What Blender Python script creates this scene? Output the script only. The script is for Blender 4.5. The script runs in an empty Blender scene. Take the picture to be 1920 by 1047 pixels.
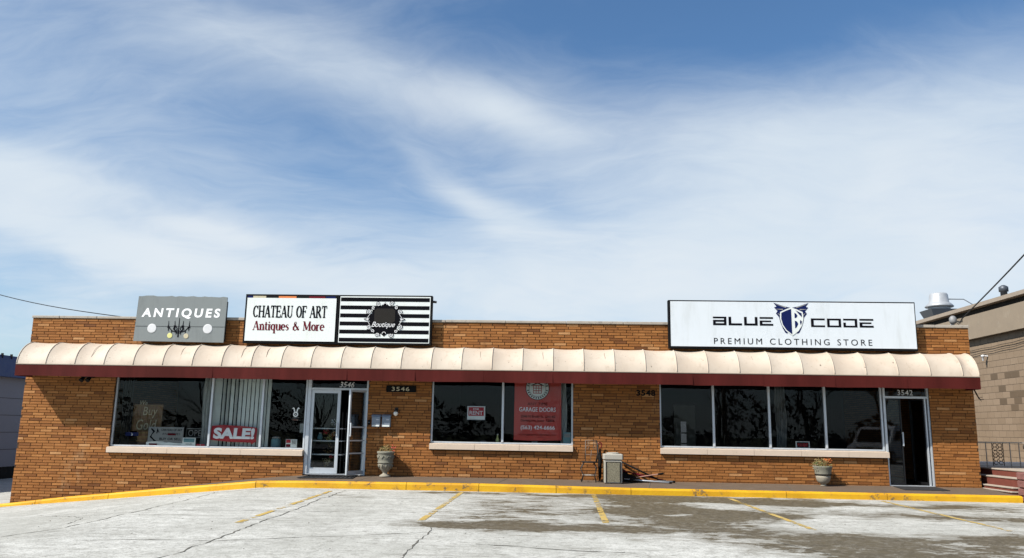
import bpy, math, random
from mathutils import Vector, Matrix
random.seed(7)
S = bpy.context.scene
C = S.collection
V = Vector
# ------------------------------------------------------------------ camera
cd = bpy.data.cameras.new('camera'); cam = bpy.data.objects.new('camera', cd); C.objects.link(cam)
cd.sensor_width = 36; cd.lens = 28.125; cd.clip_start = .1; cd.clip_end = 2000
ri = V((0.99880518, 0.04584929, 0.01691334)); up = V((-0.00815388, -0.18488921, 0.98272554)); fw = V((-0.04818436, 0.98168927, 0.18429445))
cam.matrix_world = Matrix(((ri.x, up.x, -fw.x, 0), (ri.y, up.y, -fw.y, -19.7), (ri.z, up.z, -fw.z, 1.158), (0, 0, 0, 1)))
S.camera = cam
S.view_settings.view_transform = 'Standard'; S.view_settings.look = 'None'
S.view_settings.exposure = 0.6; S.view_settings.gamma = 1
S.cycles.use_denoising = True
S.cycles.max_bounces = 8; S.cycles.transparent_max_bounces = 16
# ------------------------------------------------------------------ node helpers
class G:
    def __init__(s, nt): s.nt = nt
    def n(s, t, ins=(), out=0, **kw):
        nd = s.nt.nodes.new('ShaderNode' + t)
        for k, v in kw.items(): setattr(nd, k, v)
        it = ins.items() if isinstance(ins, dict) else enumerate(ins)
        for k, v in it:
            if v is None: continue
            if isinstance(v, bpy.types.NodeSocket): s.nt.links.new(v, nd.inputs[k])
            else: nd.inputs[k].default_value = v
        return nd.outputs[out]
    def m(s, op, a, b=None, c=None, clamp=False): return s.n('Math', [a, b, c], operation=op, use_clamp=clamp)
    def vm(s, op, a, b=None, out=0): return s.n('VectorMath', [a, b], out, operation=op)
    def mix(s, f, a, b, mode='MIX'): return s.n('Mix', {0: f, 6: a, 7: b}, 2, data_type='RGBA', blend_type=mode)
    def ramp(s, f, lo, hi): return s.n('MapRange', [f, lo, hi, 0., 1.], interpolation_type='SMOOTHSTEP')
    def noise(s, vec, scale, detail=4, rough=.55, dist=0., out=0): return s.n('TexNoise', {'Vector': vec, 'Scale': scale, 'Detail': detail, 'Roughness': rough, 'Distortion': dist}, out)
def c4(c): return (c[0], c[1], c[2], 1)
# ------------------------------------------------------------------ sun and sky
sd = V((0.99, 0.65, -1.2)).normalized()
sl = bpy.data.lights.new('sun', 'SUN'); sl.energy = 5.0; sl.angle = math.radians(.53); sl.color = (1, .95, .87)
sun = bpy.data.objects.new('sun', sl); C.objects.link(sun); sun.rotation_euler = sd.to_track_quat('-Z', 'Y').to_euler()
w = bpy.data.worlds.new('World'); S.world = w; w.use_nodes = True
nt = w.node_tree; nt.nodes.clear(); g = G(nt)
sky = nt.nodes.new('ShaderNodeTexSky'); sky.sky_type = 'NISHITA'; sky.sun_disc = False
sky.sun_elevation = math.asin(-sd.z); sky.sun_rotation = math.atan2(-sd.x, -sd.y)
sky.air_density = 1.0; sky.dust_density = .6; sky.ozone_density = 1.6
tc = g.n('TexCoord', out=0)
dx, dy, dz = (g.n('SeparateXYZ', [tc], k) for k in range(3))
az = g.m('ARCTAN2', dx, dy); el = g.m('ARCSINE', dz)
hz = g.m('ADD', g.m('MAXIMUM', dz, 0.), .22)
plane = g.n('CombineXYZ', [g.m('DIVIDE', dx, hz), g.m('DIVIDE', dy, hz), 0.])
warp = g.vm('SCALE', g.vm('SUBTRACT', g.noise(plane, 1.3, 3, .5, out=1), (.5, .5, .5))); warp.node.inputs['Scale'].default_value = .55
pl2 = g.vm('ADD', plane, warp)
rot = g.n('Mapping', {'Vector': pl2, 'Rotation': (0, 0, math.radians(-30)), 'Scale': (.62, 1.25, 1)})
wisps = g.noise(rot, 2.6, 9, .6, .35)
soft = g.noise(pl2, 1.15, 4, .5, .3)
fine = g.noise(g.n('Mapping', {'Vector': pl2, 'Rotation': (0, 0, math.radians(-22)), 'Scale': (.7, 1.6, 1)}), 7., 8, .6, .8)
# broad cirrus sheets of the view (azimuth, elevation, half sizes in rad, lean, weight)
sheets = [(-.62, .37, .30, .12, .0, .24), (-.25, .425, .27, .035, -.16, .36), (-.06, .392, .07, .020, -.3, .34), (-.62, .258, .12, .024, -.05, .55), (-.54, .20, .17, .020, -.12, .62), (-.40, .228, .06, .012, -.1, .40),
          (-.20, .315, .16, .055, -.1, -.24), (.10, .355, .07, .035, -.2, -.22), (-.12, .29, .06, .020, -.7, .32), (-.06, .265, .05, .015, -.3, .3), (.36, .27, .34, .10, .0, .66), (.30, .365, .30, .045, -.05, .20), (.0, .17, .5, .055, .0, .42), (.35, .51, .5, .075, -.05, -.36)]
acc = None
jit = g.m('MULTIPLY', g.m('SUBTRACT', soft, .5), .11)
for a0, e0, sa, se, lean, wt in sheets:
    da = g.m('ADD', g.m('SUBTRACT', az, a0), jit)
    de = g.m('ADD', g.m('SUBTRACT', g.m('SUBTRACT', el, e0), g.m('MULTIPLY', da, lean)), g.m('MULTIPLY', jit, .5))
    q = g.m('ADD', g.m('POWER', g.m('ABSOLUTE', g.m('DIVIDE', da, sa)), 2.), g.m('POWER', g.m('ABSOLUTE', g.m('DIVIDE', de, se)), 2.))
    b = g.m('MULTIPLY', g.m('EXPONENT', g.m('MULTIPLY', q, -.7)), wt)
    acc = b if acc is None else g.m('ADD', acc, b)
band = g.n('MapRange', [el, .02, .38, .38, .05])
mk = g.m('ADD', g.m('ADD', g.m('ADD', acc, band), g.m('MULTIPLY', g.m('SUBTRACT', wisps, .47), .72)), g.m('MULTIPLY', g.m('SUBTRACT', soft, .5), .3))
mk = g.m('ADD', mk, g.m('MULTIPLY', g.m('SUBTRACT', fine, .5), .34))
mask = g.m('MULTIPLY', g.n('MapRange', [mk, -.26, 1.0, 0., 1.], interpolation_type='SMOOTHSTEP'), .93)
skyc = g.mix(1., sky.outputs[0], (0.88, 1.20, 1.42, 1), 'MULTIPLY')
cloud = g.mix(g.m('MULTIPLY', g.ramp(soft, .35, .7), .6), (7.3, 8.2, 9.0, 1), (8.7, 9.1, 9.4, 1))
bg = g.n('Background', {'Color': g.mix(mask, skyc, cloud), 'Strength': .065})
wo = nt.nodes.new('ShaderNodeOutputWorld'); nt.links.new(bg, wo.inputs[0])

# ------------------------------------------------------------------ materials
def mat(name, fn):
    m = bpy.data.materials.new(name); m.use_nodes = True; m.node_tree.nodes.clear()
    gg = G(m.node_tree); sh = fn(gg)
    o = m.node_tree.nodes.new('ShaderNodeOutputMaterial'); m.node_tree.links.new(sh, o.inputs[0]); return m
def bsdf(g, col, rough=.6, metal=0., bump=None, bs=.3, bd=.01, spec=.4, **kw):
    ins = {'Base Color': c4(col) if isinstance(col, tuple) else col, 'Roughness': rough, 'Metallic': metal, 'Specular IOR Level': spec}
    ins.update(kw)
    if bump is not None: ins['Normal'] = g.n('Bump', {'Strength': bs, 'Distance': bd, 'Height': bump})
    return g.n('BsdfPrincipled', ins)
def P(g): return g.n('NewGeometry', out=0)      # world position
def O(g): return g.n('TexCoord', out=3)         # object position
def simple(name, col, rough=.6, metal=0., var=.18, sc=6., bs=.15, dirt=None, spec=.4):
    def f(g):
        p = O(g); n1 = g.noise(p, sc, 6, .65); n2 = g.noise(p, sc * 9, 4, .6)
        k = g.m('ADD', g.m('MULTIPLY', g.m('SUBTRACT', n1, .5), 2 * var), g.m('ADD', g.m('MULTIPLY', g.m('SUBTRACT', n2, .5), var), 1.))
        c = g.vm('SCALE', c4(col)[:3]); g.nt.links.new(k, c.node.inputs['Scale'])
        if dirt: c = g.mix(g.m('MULTIPLY', g.ramp(g.noise(p, sc * 2.2, 7, .7, .4), .54, .7), dirt[3]), c, c4(dirt))
        return bsdf(g, c, g.n('MapRange', [n1, .3, .7, max(rough - .1, .02), min(rough + .12, 1)]), metal, n2, bs, .004, spec)
    return mat(name, f)
def f_brick(g):
    t = g.n('Attribute', out=2, attribute_name='tone'); p = P(g)
    cr = g.n('ValToRGB', [t]); r = cr.node.color_ramp
    r.elements[0].position = 0; r.elements[0].color = (.125, .045, .013, 1); r.elements[1].position = 1; r.elements[1].color = (.41, .21, .085, 1)
    for q, c in ((.2, (.19, .070, .018)), (.5, (.268, .105, .027)), (.8, (.335, .142, .041))):
        e = r.elements.new(q); e.color = c4(c)
    n1 = g.noise(p, 26, 6, .7); n2 = g.noise(p, 120, 3, .6); n0 = g.noise(p, .9, 4, .6)
    k = g.m('ADD', g.m('ADD', g.m('MULTIPLY', g.m('SUBTRACT', n1, .5), .55), g.m('MULTIPLY', g.m('SUBTRACT', n2, .5), .5)), g.m('ADD', g.m('MULTIPLY', g.m('SUBTRACT', n0, .5), .4), 1.))
    c = g.vm('SCALE', cr); g.nt.links.new(k, c.node.inputs['Scale'])
    run = g.noise(g.n('Mapping', {'Vector': p, 'Scale': (2.2, 1, .35)}), 1.6, 7, .65, .3)          # rain runs and lime bloom
    c = g.mix(g.m('MULTIPLY', g.ramp(run, .52, .72), .3), c, (.115, .052, .02, 1))
    c = g.mix(g.m('MULTIPLY', g.ramp(g.noise(g.n('Mapping', {'Vector': p, 'Location': (7, 3, 1), 'Scale': (1, 1, .6)}), 1.1, 8, .7, .2), .58, .74), .35), c, (.40, .27, .15, 1))
    return bsdf(g, c, .8, 0, g.m('ADD', n1, g.m('MULTIPLY', n2, .5)), .6, .006, .25)
def f_mortar(g):
    p = P(g); n = g.noise(p, 30, 6, .7); n0 = g.noise(p, 1.2, 4, .6)
    c = g.mix(g.ramp(n0, .4, .65), (.075, .038, .018, 1), (.11, .065, .034, 1))
    return bsdf(g, g.mix(g.ramp(n, .35, .7), c, (.06, .032, .016, 1)), .95, 0, n, .8, .006, .1)
def f_sidebrick(g):
    p = P(g); sp = g.n('SeparateXYZ', [p], 1); sz = g.n('SeparateXYZ', [p], 2)
    b = g.n('TexBrick', {'Vector': g.n('CombineXYZ', [sp, sz, 0.]), 'Color1': (.25, .1, .03, 1), 'Color2': (.18, .066, .02, 1), 'Mortar': (.07, .04, .02, 1), 'Scale': 1., 'Mortar Size': .006, 'Brick Width': .305, 'Row Height': .0677})
    return bsdf(g, b, .85, 0, g.noise(p, 40, 5), .4, .005, .2)
def f_lot(g):
    p = P(g); px, py = (g.n('SeparateXYZ', [p], k) for k in (0, 1))
    n0 = g.noise(p, .35, 5, .6); n1 = g.noise(p, 3.2, 8, .68); n2 = g.noise(p, 42, 6, .7); n3 = g.noise(p, 9., 8, .72, .6)
    base = g.mix(g.ramp(n1, .3, .72), (.37, .367, .335, 1), (.53, .527, .49, 1))
    base = g.mix(g.m('MULTIPLY', g.ramp(n0, .42, .66), .45), base, (.25, .247, .215, 1))
    base = g.mix(g.m('MULTIPLY', g.ramp(n3, .48, .66), .75), base, (.215, .208, .185, 1))
    base = g.mix(g.m('MULTIPLY', g.ramp(n2, .50, .66), .75), base, (.15, .145, .125, 1))
    # broom-swept tyre traces running along the frontage
    tr = g.noise(g.n('Mapping', {'Vector': p, 'Rotation': (0, 0, .12), 'Scale': (.25, 3.2, 1)}), 1.3, 7, .66)
    base = g.mix(g.m('MULTIPLY', g.ramp(tr, .52, .7), .5), base, (.18, .173, .15, 1))
    # damp melt-water stains, in the places where they lie
    blobs = [(-.7, -5.3, 1.3, 3.0, .50), (-.4, -7.6, 1.7, .55, .62), (2.2, -5.0, 1.25, 3.2, .85), (3.0, -2.3, 2.4, .8, .6), (4.9, -3.0, 1.6, 1.1, .62), (3.7, -5.3, .8, .7, .45), (6.6, -4.9, 2.6, .7, .55),
             (8.2, -3.0, 1.6, .8, .55), (4.4, -8.3, 1.5, 1.1, .72), (4.0, -10.0, 1.6, .9, .62), (6.6, -8.0, 1.0, 1.0, .6), (9.0, -6.5, 2.0, 1.5, .5), (-4.0, -3.2, .5, .9, .38), (-2.4, -2.1, .7, .35, .5), (.4, -1.9, 3.0, .35, .4),
             (3.0, -3.45, .95, .6, -.62), (2.1, -5.6, .3, .25, -.5), (5.6, -6.6, 1.4, .8, -.42), (5.6, -3.6, 1.1, .28, -.4), (1.3, -10.5, 2.2, 1.3, -.3), (-6, -7, 3.2, 4., -.2)]
    wv = g.vm('SUBTRACT', g.noise(p, .9, 5, .6, out=1), (.5, .5, .5)); ws = g.vm('SCALE', wv); ws.node.inputs['Scale'].default_value = 1.5
    q = g.vm('ADD', p, ws); qx, qy = (g.n('SeparateXYZ', [q], k) for k in (0, 1)); acc = None
    for bx_, by_, sx, sy, wt in blobs:
        a = g.m('DIVIDE', g.m('SUBTRACT', qx, bx_), sx); b = g.m('DIVIDE', g.m('SUBTRACT', qy, by_), sy)
        e = g.m('MULTIPLY', g.m('EXPONENT', g.m('MULTIPLY', g.m('ADD', g.m('MULTIPLY', a, a), g.m('MULTIPLY', b, b)), -.9)), wt)
        acc = e if acc is None else g.m('ADD', acc, e)
    fray = g.noise(g.n('Mapping', {'Vector': p, 'Scale': (.75, 1.15, 1)}), 2.0, 11, .72)
    s = g.m('ADD', g.m('ADD', acc, g.m('MULTIPLY', g.m('SUBTRACT', fray, .5), 1.5)), g.m('MULTIPLY', g.m('SUBTRACT', g.noise(g.n('Mapping', {'Vector': p, 'Scale': (.6, 1.2, 1)}), 6.5, 8, .7), .5), .7))
    st = g.ramp(s, .44, .53)
    half = g.m('MULTIPLY', g.ramp(s, .15, .48), .5)
    wetc = g.mix(g.ramp(n1, .3, .7), (.092, .074, .042, 1), (.070, .057, .035, 1))
    wetc = g.mix(g.m('MULTIPLY', g.ramp(n3, .44, .66), .75), wetc, (.17, .15, .115, 1))
    c = g.mix(g.m('MAXIMUM', st, half), base, wetc)
    far = g.ramp(py, -30., -32.)
    c = g.mix(far, c, (.05, .06, .025, 1))
    r = g.n('MapRange', [st, 0., 1., .9, .62])
    return bsdf(g, c, r, 0, g.m('ADD', n3, g.m('MULTIPLY', n2, .7)), .5, .008, .3)
def f_kerb(g):
    p = P(g); n = g.noise(p, 7, 8, .7, .3); n2 = g.noise(p, 60, 4, .6); n0 = g.noise(p, 1.5, 4, .6)
    c = g.mix(g.ramp(n0, .35, .68), (.60, .335, .006, 1), (.50, .245, .006, 1))
    c = g.mix(g.m('MULTIPLY', g.m('MULTIPLY', g.ramp(n, .54, .60), g.ramp(n0, .46, .6)), .85), c, (.115, .085, .045, 1))
    c = g.mix(g.m('MULTIPLY', g.ramp(n2, .6, .72), .5), c, (.25, .13, .015, 1))
    return bsdf(g, c, .6, 0, n, .5, .012, .35)
def f_line(g):
    p = P(g); n = g.noise(p, 6, 9, .75, .3); n2 = g.noise(p, 1.1, 4, .6); yy = g.n('SeparateXYZ', [p], 1)
    wear = g.m('ADD', n, g.m('MULTIPLY', g.m('SUBTRACT', n2, .5), .6))
    a = g.ramp(wear, .60, .46)
    b = bsdf(g, g.mix(g.ramp(n, .3, .6), (.42, .25, .03, 1), (.42, .32, .12, 1)), .75)
    return g.n('MixShader', [a, g.n('BsdfTransparent'), b])
def f_awning(g):
    p = P(g); z = g.n('SeparateXYZ', [p], 2); n0 = g.noise(p, .8, 4, .6); n1 = g.noise(p, 5, 8, .7, .4)
    st = g.noise(g.n('Mapping', {'Vector': p, 'Scale': (1, 1, .22)}), 9, 7, .7, .3)
    c = g.mix(g.ramp(n0, .35, .65), (.43, .355, .28, 1), (.485, .415, .335, 1))
    c = g.mix(g.m('MULTIPLY', g.ramp(st, .52, .74), .4), c, (.27, .2, .14, 1))
    sp = g.noise(p, 16, 3, .5)
    c = g.mix(g.m('MULTIPLY', g.ramp(sp, .70, .745), .8), c, (.06, .045, .03, 1))
    return bsdf(g, c, .62, 0, n1, .12, .012, .3)
def f_valance(g):
    p = P(g); n0 = g.noise(g.n('Mapping', {'Vector': p, 'Scale': (1, 1, .15)}), 1.8, 6, .65); n1 = g.noise(p, 50, 3)
    return bsdf(g, g.mix(g.ramp(n0, .35, .7), (.052, .0076, .0058, 1), (.080, .0120, .0098, 1)), .75, 0, n1, .15, .003, .12)
def f_glass(g):
    fr = g.n('Fresnel', {'IOR': 1.35}); p = P(g)
    nb = g.n('Bump', {'Strength': .012, 'Distance': .003, 'Height': g.noise(p, .9, 2, .4)})
    gl = g.n('BsdfGlossy', {'Color': (.92, .95, 1, 1), 'Roughness': .0, 'Normal': nb})
    du = g.n('BsdfDiffuse', {'Color': (.3, .3, .3, 1)})
    tr = g.n('BsdfTransparent', {'Color': (.86, .89, .89, 1)})
    return g.n('MixShader', [g.m('MULTIPLY', fr, .85), g.n('MixShader', [g.m('MULTIPLY', g.ramp(g.noise(p, 2.5, 7, .7), .5,  .8), .004), tr, du]), gl])
def f_emit(col, s): return lambda g: g.n('Emission', {'Color': c4(col), 'Strength': s})
def f_block(g):
    t = g.n('Attribute', out=2, attribute_name='tone'); p = P(g); n = g.noise(p, 30, 6, .7); n0 = g.noise(p, .7, 4)
    c = g.mix(g.ramp(t, 0., 1.), (.185, .135, .09, 1), (.265, .20, .14, 1)); c = g.mix(g.m('MULTIPLY', t, -1., clamp=True), c, (.08, .058, .038, 1))
    c = g.mix(g.m('MULTIPLY', g.ramp(n0, .45, .65), .3), c, (.165, .118, .075, 1))
    return bsdf(g, g.mix(g.m('MULTIPLY', g.ramp(n, .5, .75), .35), c, (.12, .085, .055, 1)), .9, 0, n, .5, .006, .2)
def f_aggregate(g):
    p = O(g); v = g.n('TexVoronoi', {'Vector': p, 'Scale': 85.}, 1); d = g.n('TexVoronoi', {'Vector': p, 'Scale': 85.}, 0)
    bw = g.n('RGBToBW', [v]); c = g.mix(bw, (.10, .088, .06, 1), (.26, .24, .17, 1))
    return bsdf(g, c, .85, 0, d, .8, .006, .2)
def f_stain_sign(col, dirt, amt):
    def f(g):
        p = O(g); n = g.noise(g.n('Mapping', {'Vector': p, 'Scale': (1, 1, .2)}), 4, 7, .7, .3); n2 = g.noise(p, 1.2, 3)
        c = g.mix(g.m('MULTIPLY', g.ramp(n, .48, .75), amt), c4(col), c4(dirt))
        return bsdf(g, c, .42, 0, n2, .1, .01, .4)
    return f
M = {}
for k, f in dict(brick=f_brick, mortar=f_mortar, sidebrick=f_sidebrick, lot=f_lot, kerb=f_kerb, line=f_line, awning=f_awning, valance=f_valance, glass=f_glass, block=f_block, aggregate=f_aggregate,
                 sign_white=f_stain_sign((.66, .69, .665), (.48, .48, .41), .35), sign_cool=f_stain_sign((.62, .655, .68), (.46, .48, .47), .4), sign_grey=f_stain_sign((.19, .205, .20), (.125, .135, .13), .6),
                 tube_light=f_emit((.9, .95, 1), 1.6), daylight_pane=f_emit((.8, .9, 1), .05)).items(): M[k] = mat(k, f)
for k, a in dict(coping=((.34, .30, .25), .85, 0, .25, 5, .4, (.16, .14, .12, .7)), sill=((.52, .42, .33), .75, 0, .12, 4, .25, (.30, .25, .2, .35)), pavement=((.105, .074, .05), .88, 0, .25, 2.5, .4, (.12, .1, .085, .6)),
                 alu=((.50, .53, .56), .38, .35, .12, 5, .1, (.25, .25, .25, .35)), darkalu=((.008, .008, .009), .5, .2), black=((.006, .006, .0065), .7, 0, .2, 6, .1, None, .1), iron=((.025, .022, .02), .5, .3, .3), white=((.60, .60, .60), .5),
                 red=((.36, .010, .020), .5), banner=((.50, .06, .045), .6, 0, .12, 3), navy=((.006, .012, .07), .5, 0, .1, 6, .05, None, .1), ink=((.004, .004, .006), .7, 0, .1, 6, .05, None, .05), maroon=((.11, .004, .012), .6, 0, .1, 6, .05, None, .1), cream=((.45, .4, .27), .5), teal=((.12, .24, .26), .5),
                 yellowish=((.6, .58, .22), .5), greyp=((.24, .24, .23), .6), fabric=((.32, .33, .31), .8, 0, .2, 3), blind=((.66, .69, .64), .7, 0, .1, 3), mailbox=((.19, .22, .26), .4, .3, .1), plant=((.09, .11, .035), .7, 0, .4, 20),
                 dry=((.2, .135, .05), .8, 0, .4, 20), flower_red=((.45, .03, .04), .6), flower_orange=((.6, .17, .04), .6), pink=((.36, .2, .15), .6), urn=((.165, .16, .125), .85, 0, .35, 12, .6, (.13, .12, .1, .8)), urn_pale=((.25, .225, .175), .85, 0, .3, 12, .6, (.2, .18, .15, .7)),
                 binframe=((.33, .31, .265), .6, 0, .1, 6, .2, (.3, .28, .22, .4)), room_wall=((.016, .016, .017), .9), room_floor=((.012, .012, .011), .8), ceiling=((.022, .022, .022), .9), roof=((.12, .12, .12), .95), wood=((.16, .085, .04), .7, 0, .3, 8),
                 galv=((.36, .375, .39), .5, .3, .2, 5), galvdark=((.07, .08, .095), .5, .4), seam=((.16, .12, .09), .8), bright=((.85, .85, .85), .5, 0, .04), lattice_iron=((.13, .11, .09), .6, .2, .2), block_mortar=((.115, .085, .058), .95), drape=((.10, .10, .095), .9, 0, .4, 5), weathered=((.22, .22, .22), .6, .2, .3, 9), fascia=((.225, .18, .13), .85, 0, .15, 2, .3, (.3, .26, .2, .4)), trim=((.27, .22, .17), .7), shade_metal=((.02, .018, .016), .7, 0, .2, 6, .1, None, .1), greyblock=((.17, .185, .22), .9, 0, .12, 1.5), blue=((.012, .03, .11), .5),
                 step_red=((.13, .032, .02), .85, 0, .4, 8, .5, (.09, .04, .03, .6)), tread=((.32, .27, .22), .85, 0, .2, 6, .4, (.3, .25, .2, .5)), granite=((.17, .075, .065), .8, 0, .5, 9, .9, (.1, .05, .05, .6)), darkstone=((.11, .075, .055), .9, 0, .4, 7, .8), railing=((.3, .27, .23), .6, 0, .2),
                 crack=((.095, .088, .072), .95, 0, .3, 9), bark=((.05, .042, .035), .95, 0, .3, 6), van_white=((.72, .73, .74), .3, 0, .04), rubber=((.02, .02, .02), .85), asphalt=((.05, .05, .052), .9, 0, .2, 2), mat=((.015, .015, .016), .95), spot=((.8, .8, .8), .2, 0, .05),
                 pole=((.11, .075, .05), .9, 0, .3, 3), wire=((.01, .01, .01), .6), gold=((.34, .29, .18), .6), lamp=((.75, .72, .65), .3)).items(): M[k] = simple(k, *a)

# ------------------------------------------------------------------ mesh builder
class MB:
    def __init__(s): s.v = []; s.f = []; s.t = []
    def add(s, vs, fs, tone=.5):
        o = len(s.v); s.v += [tuple(p) for p in vs]; s.f += [tuple(i + o for i in f) for f in fs]; s.t += [tone] * len(fs); return s
    def box(s, x0, x1, y0, y1, z0, z1, tone=.5):
        return s.add([(x0, y0, z0), (x1, y0, z0), (x1, y1, z0), (x0, y1, z0), (x0, y0, z1), (x1, y0, z1), (x1, y1, z1), (x0, y1, z1)],
                     [(0, 3, 2, 1), (4, 5, 6, 7), (0, 1, 5, 4), (1, 2, 6, 5), (2, 3, 7, 6), (3, 0, 4, 7)], tone)
    def hexa(s, p): return s.add(p, [(0, 3, 2, 1), (4, 5, 6, 7), (0, 1, 5, 4), (1, 2, 6, 5), (2, 3, 7, 6), (3, 0, 4, 7)])
    def bbox(s, x0, x1, y0, y1, z0, z1, b=.01):     # chamfered box
        vs = []
        for z, i in ((z0, b), (z0 + b, 0), (z1 - b, 0), (z1, b)):
            X0, X1, Y0, Y1 = x0 + i, x1 - i, y0 + i, y1 - i
            vs += [(X0 + b, Y0, z), (X1 - b, Y0, z), (X1, Y0 + b, z), (X1, Y1 - b, z), (X1 - b, Y1, z), (X0 + b, Y1, z), (X0, Y1 - b, z), (X0, Y0 + b, z)]
        fs = [tuple(range(7, -1, -1)), tuple(range(24, 32))]
        for k in range(3):
            for j in range(8): a = k * 8; fs.append((a + j, a + (j + 1) % 8, a + 8 + (j + 1) % 8, a + 8 + j))
        return s.add(vs, fs)
    def tube(s, path, r, n=6, cap=True):
        path = [V(p) for p in path]; rs = r if isinstance(r, (list, tuple)) else [r] * len(path)
        vs = []; nrm = None
        for i, p in enumerate(path):
            d = (path[min(i + 1, len(path) - 1)] - path[max(i - 1, 0)]).normalized()
            if nrm is None: nrm = d.orthogonal().normalized()
            nrm = (nrm - d * nrm.dot(d)); nrm = nrm.normalized() if nrm.length > 1e-6 else d.orthogonal().normalized()
            b = d.cross(nrm)
            vs += [p + (nrm * math.cos(2 * math.pi * j / n) + b * math.sin(2 * math.pi * j / n)) * rs[i] for j in range(n)]
        fs = [(i * n + j, i * n + (j + 1) % n, (i + 1) * n + (j + 1) % n, (i + 1) * n + j) for i in range(len(path) - 1) for j in range(n)]
        if cap: fs += [tuple(range(n - 1, -1, -1)), tuple(range((len(path) - 1) * n, len(path) * n))]
        return s.add(vs, fs)
    def lathe(s, prof, n=24, c=(0, 0, 0), fl=0, amp=0.):
        vs = []
        for r, z in prof:
            for j in range(n):
                a = 2 * math.pi * j / n; k = 1 + (amp * math.cos(fl * a) if fl else 0)
                vs.append((c[0] + r * k * math.cos(a), c[1] + r * k * math.sin(a), c[2] + z))
        m = len(prof)
        fs = [(i * n + j, i * n + (j + 1) % n, (i + 1) * n + (j + 1) % n, (i + 1) * n + j) for i in range(m - 1) for j in range(n)]
        fs += [tuple(range(n - 1, -1, -1)), tuple(range((m - 1) * n, m * n))]
        return s.add(vs, fs)
    def prism(s, pts, y0, y1):                      # polygon in x,z pushed from y0 to y1
        n = len(pts); vs = [(x, y0, z) for x, z in pts] + [(x, y1, z) for x, z in pts]
        return s.add(vs, [tuple(range(n)), tuple(range(2 * n - 1, n - 1, -1))] + [(i, i + n, (i + 1) % n + n, (i + 1) % n) for i in range(n)])
    def plate(s, pts, y): return s.add([(x, y, z) for x, z in pts], [tuple(range(len(pts)))])
    def disc(s, x, z, r, y, n=24, rz=None): return s.plate([(x + r * math.cos(2 * math.pi * i / n), z + (rz or r) * math.sin(2 * math.pi * i / n)) for i in range(n)], y)
    def ribbon(s, pts, wd, y):                      # flat stroke in x,z
        n = len(pts); ws = wd if isinstance(wd, (list, tuple)) else [wd] * n; vs = []
        for i, (x, z) in enumerate(pts):
            a = pts[max(i - 1, 0)]; b = pts[min(i + 1, n - 1)]; tx, tz = b[0] - a[0], b[1] - a[1]; l = math.hypot(tx, tz) or 1
            nx, nz = -tz / l * ws[i] / 2, tx / l * ws[i] / 2; vs += [(x + nx, y, z + nz), (x - nx, y, z - nz)]
        return s.add(vs, [(2 * i, 2 * i + 1, 2 * i + 3, 2 * i + 2) for i in range(n - 1)])
    def grid(s, fn, nu, nv):
        vs = [fn(i / nu, j / nv) for j in range(nv + 1) for i in range(nu + 1)]
        return s.add(vs, [(j * (nu + 1) + i, j * (nu + 1) + i + 1, (j + 1) * (nu + 1) + i + 1, (j + 1) * (nu + 1) + i) for j in range(nv) for i in range(nu)])
    def text(s, body, x0, x1, z0, z1, y, bold=0., shear=0., space=1., word=1.):
        c = bpy.data.curves.new('t', 'FONT'); c.body = body; c.offset = bold; c.shear = shear; c.space_character = space; c.space_word = word; c.resolution_u = 4
        o = bpy.data.objects.new('t', c); C.objects.link(o)
        me = bpy.data.meshes.new_from_object(o.evaluated_get(bpy.context.evaluated_depsgraph_get()))
        vs = [v.co.copy() for v in me.vertices]; fs = [tuple(f.vertices) for f in me.polygons]
        bpy.data.objects.remove(o); bpy.data.curves.remove(c); bpy.data.meshes.remove(me)
        a0, a1 = min(v.x for v in vs), max(v.x for v in vs); b0, b1 = min(v.y for v in vs), max(v.y for v in vs)
        return s.add([(x0 + (v.x - a0) / (a1 - a0) * (x1 - x0), y, z0 + (v.y - b0) / (b1 - b0) * (z1 - z0)) for v in vs], fs)
    def build(s, name, m, parent=None, smooth=False, tone=False, loc=None):
        me = bpy.data.meshes.new(name); me.from_pydata(s.v, [], s.f)
        me.materials.append(M[m])
        if smooth: me.polygons.foreach_set('use_smooth', [True] * len(s.f))
        if tone: me.attributes.new('tone', 'FLOAT', 'FACE').data.foreach_set('value', s.t)
        me.update(); o = bpy.data.objects.new(name, me); C.objects.link(o)
        if loc: o.location = loc
        if parent:
            o.parent = parent
            if parent.type == 'EMPTY' and not parent.get('_local'): o.matrix_parent_inverse = Matrix.Translation(-parent.location)
        return o
def letters(mb, m, parent):                         # each letter of a line of text as its own part
    r = list(range(len(mb.v)))
    def fd(a):
        while r[a] != a: r[a] = r[r[a]]; a = r[a]
        return a
    for f in mb.f:
        for i in f[1:]: r[fd(i)] = fd(f[0])
    gr = {}
    for f in mb.f: gr.setdefault(fd(f[0]), []).append(f)
    for fs in gr.values():
        ix = {i: k for k, i in enumerate(sorted({i for f in fs for i in f}))}
        MB().add([mb.v[i] for i in ix], [tuple(ix[i] for i in f) for f in fs]).build('letter', m, parent)
def thing(name, label, cat, loc=(0, 0, 0), group=None, local=False, rz=0):
    o = bpy.data.objects.new(name, None); C.objects.link(o); o.location = loc; o.rotation_euler.z = rz; o.empty_display_size = .2
    if local: o['_local'] = 1
    return tag(o, label, cat, group)
def tag(o, label=None, cat=None, group=None, kind=None):
    for k, v in (('label', label), ('category', cat), ('group', group), ('kind', kind)):
        if v: o[k] = v
    return o
def struct(o): o['kind'] = 'structure'; return o
def stuff(o): o['kind'] = 'stuff'; return o
def lerp(tab, x):
    if x <= tab[0][0]: return tab[0][1]
    for (a, b), (c, d) in zip(tab, tab[1:]):
        if x <= c: return b + (d - b) * (x - a) / (c - a)
    return tab[-1][1]
U = random.uniform
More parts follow.
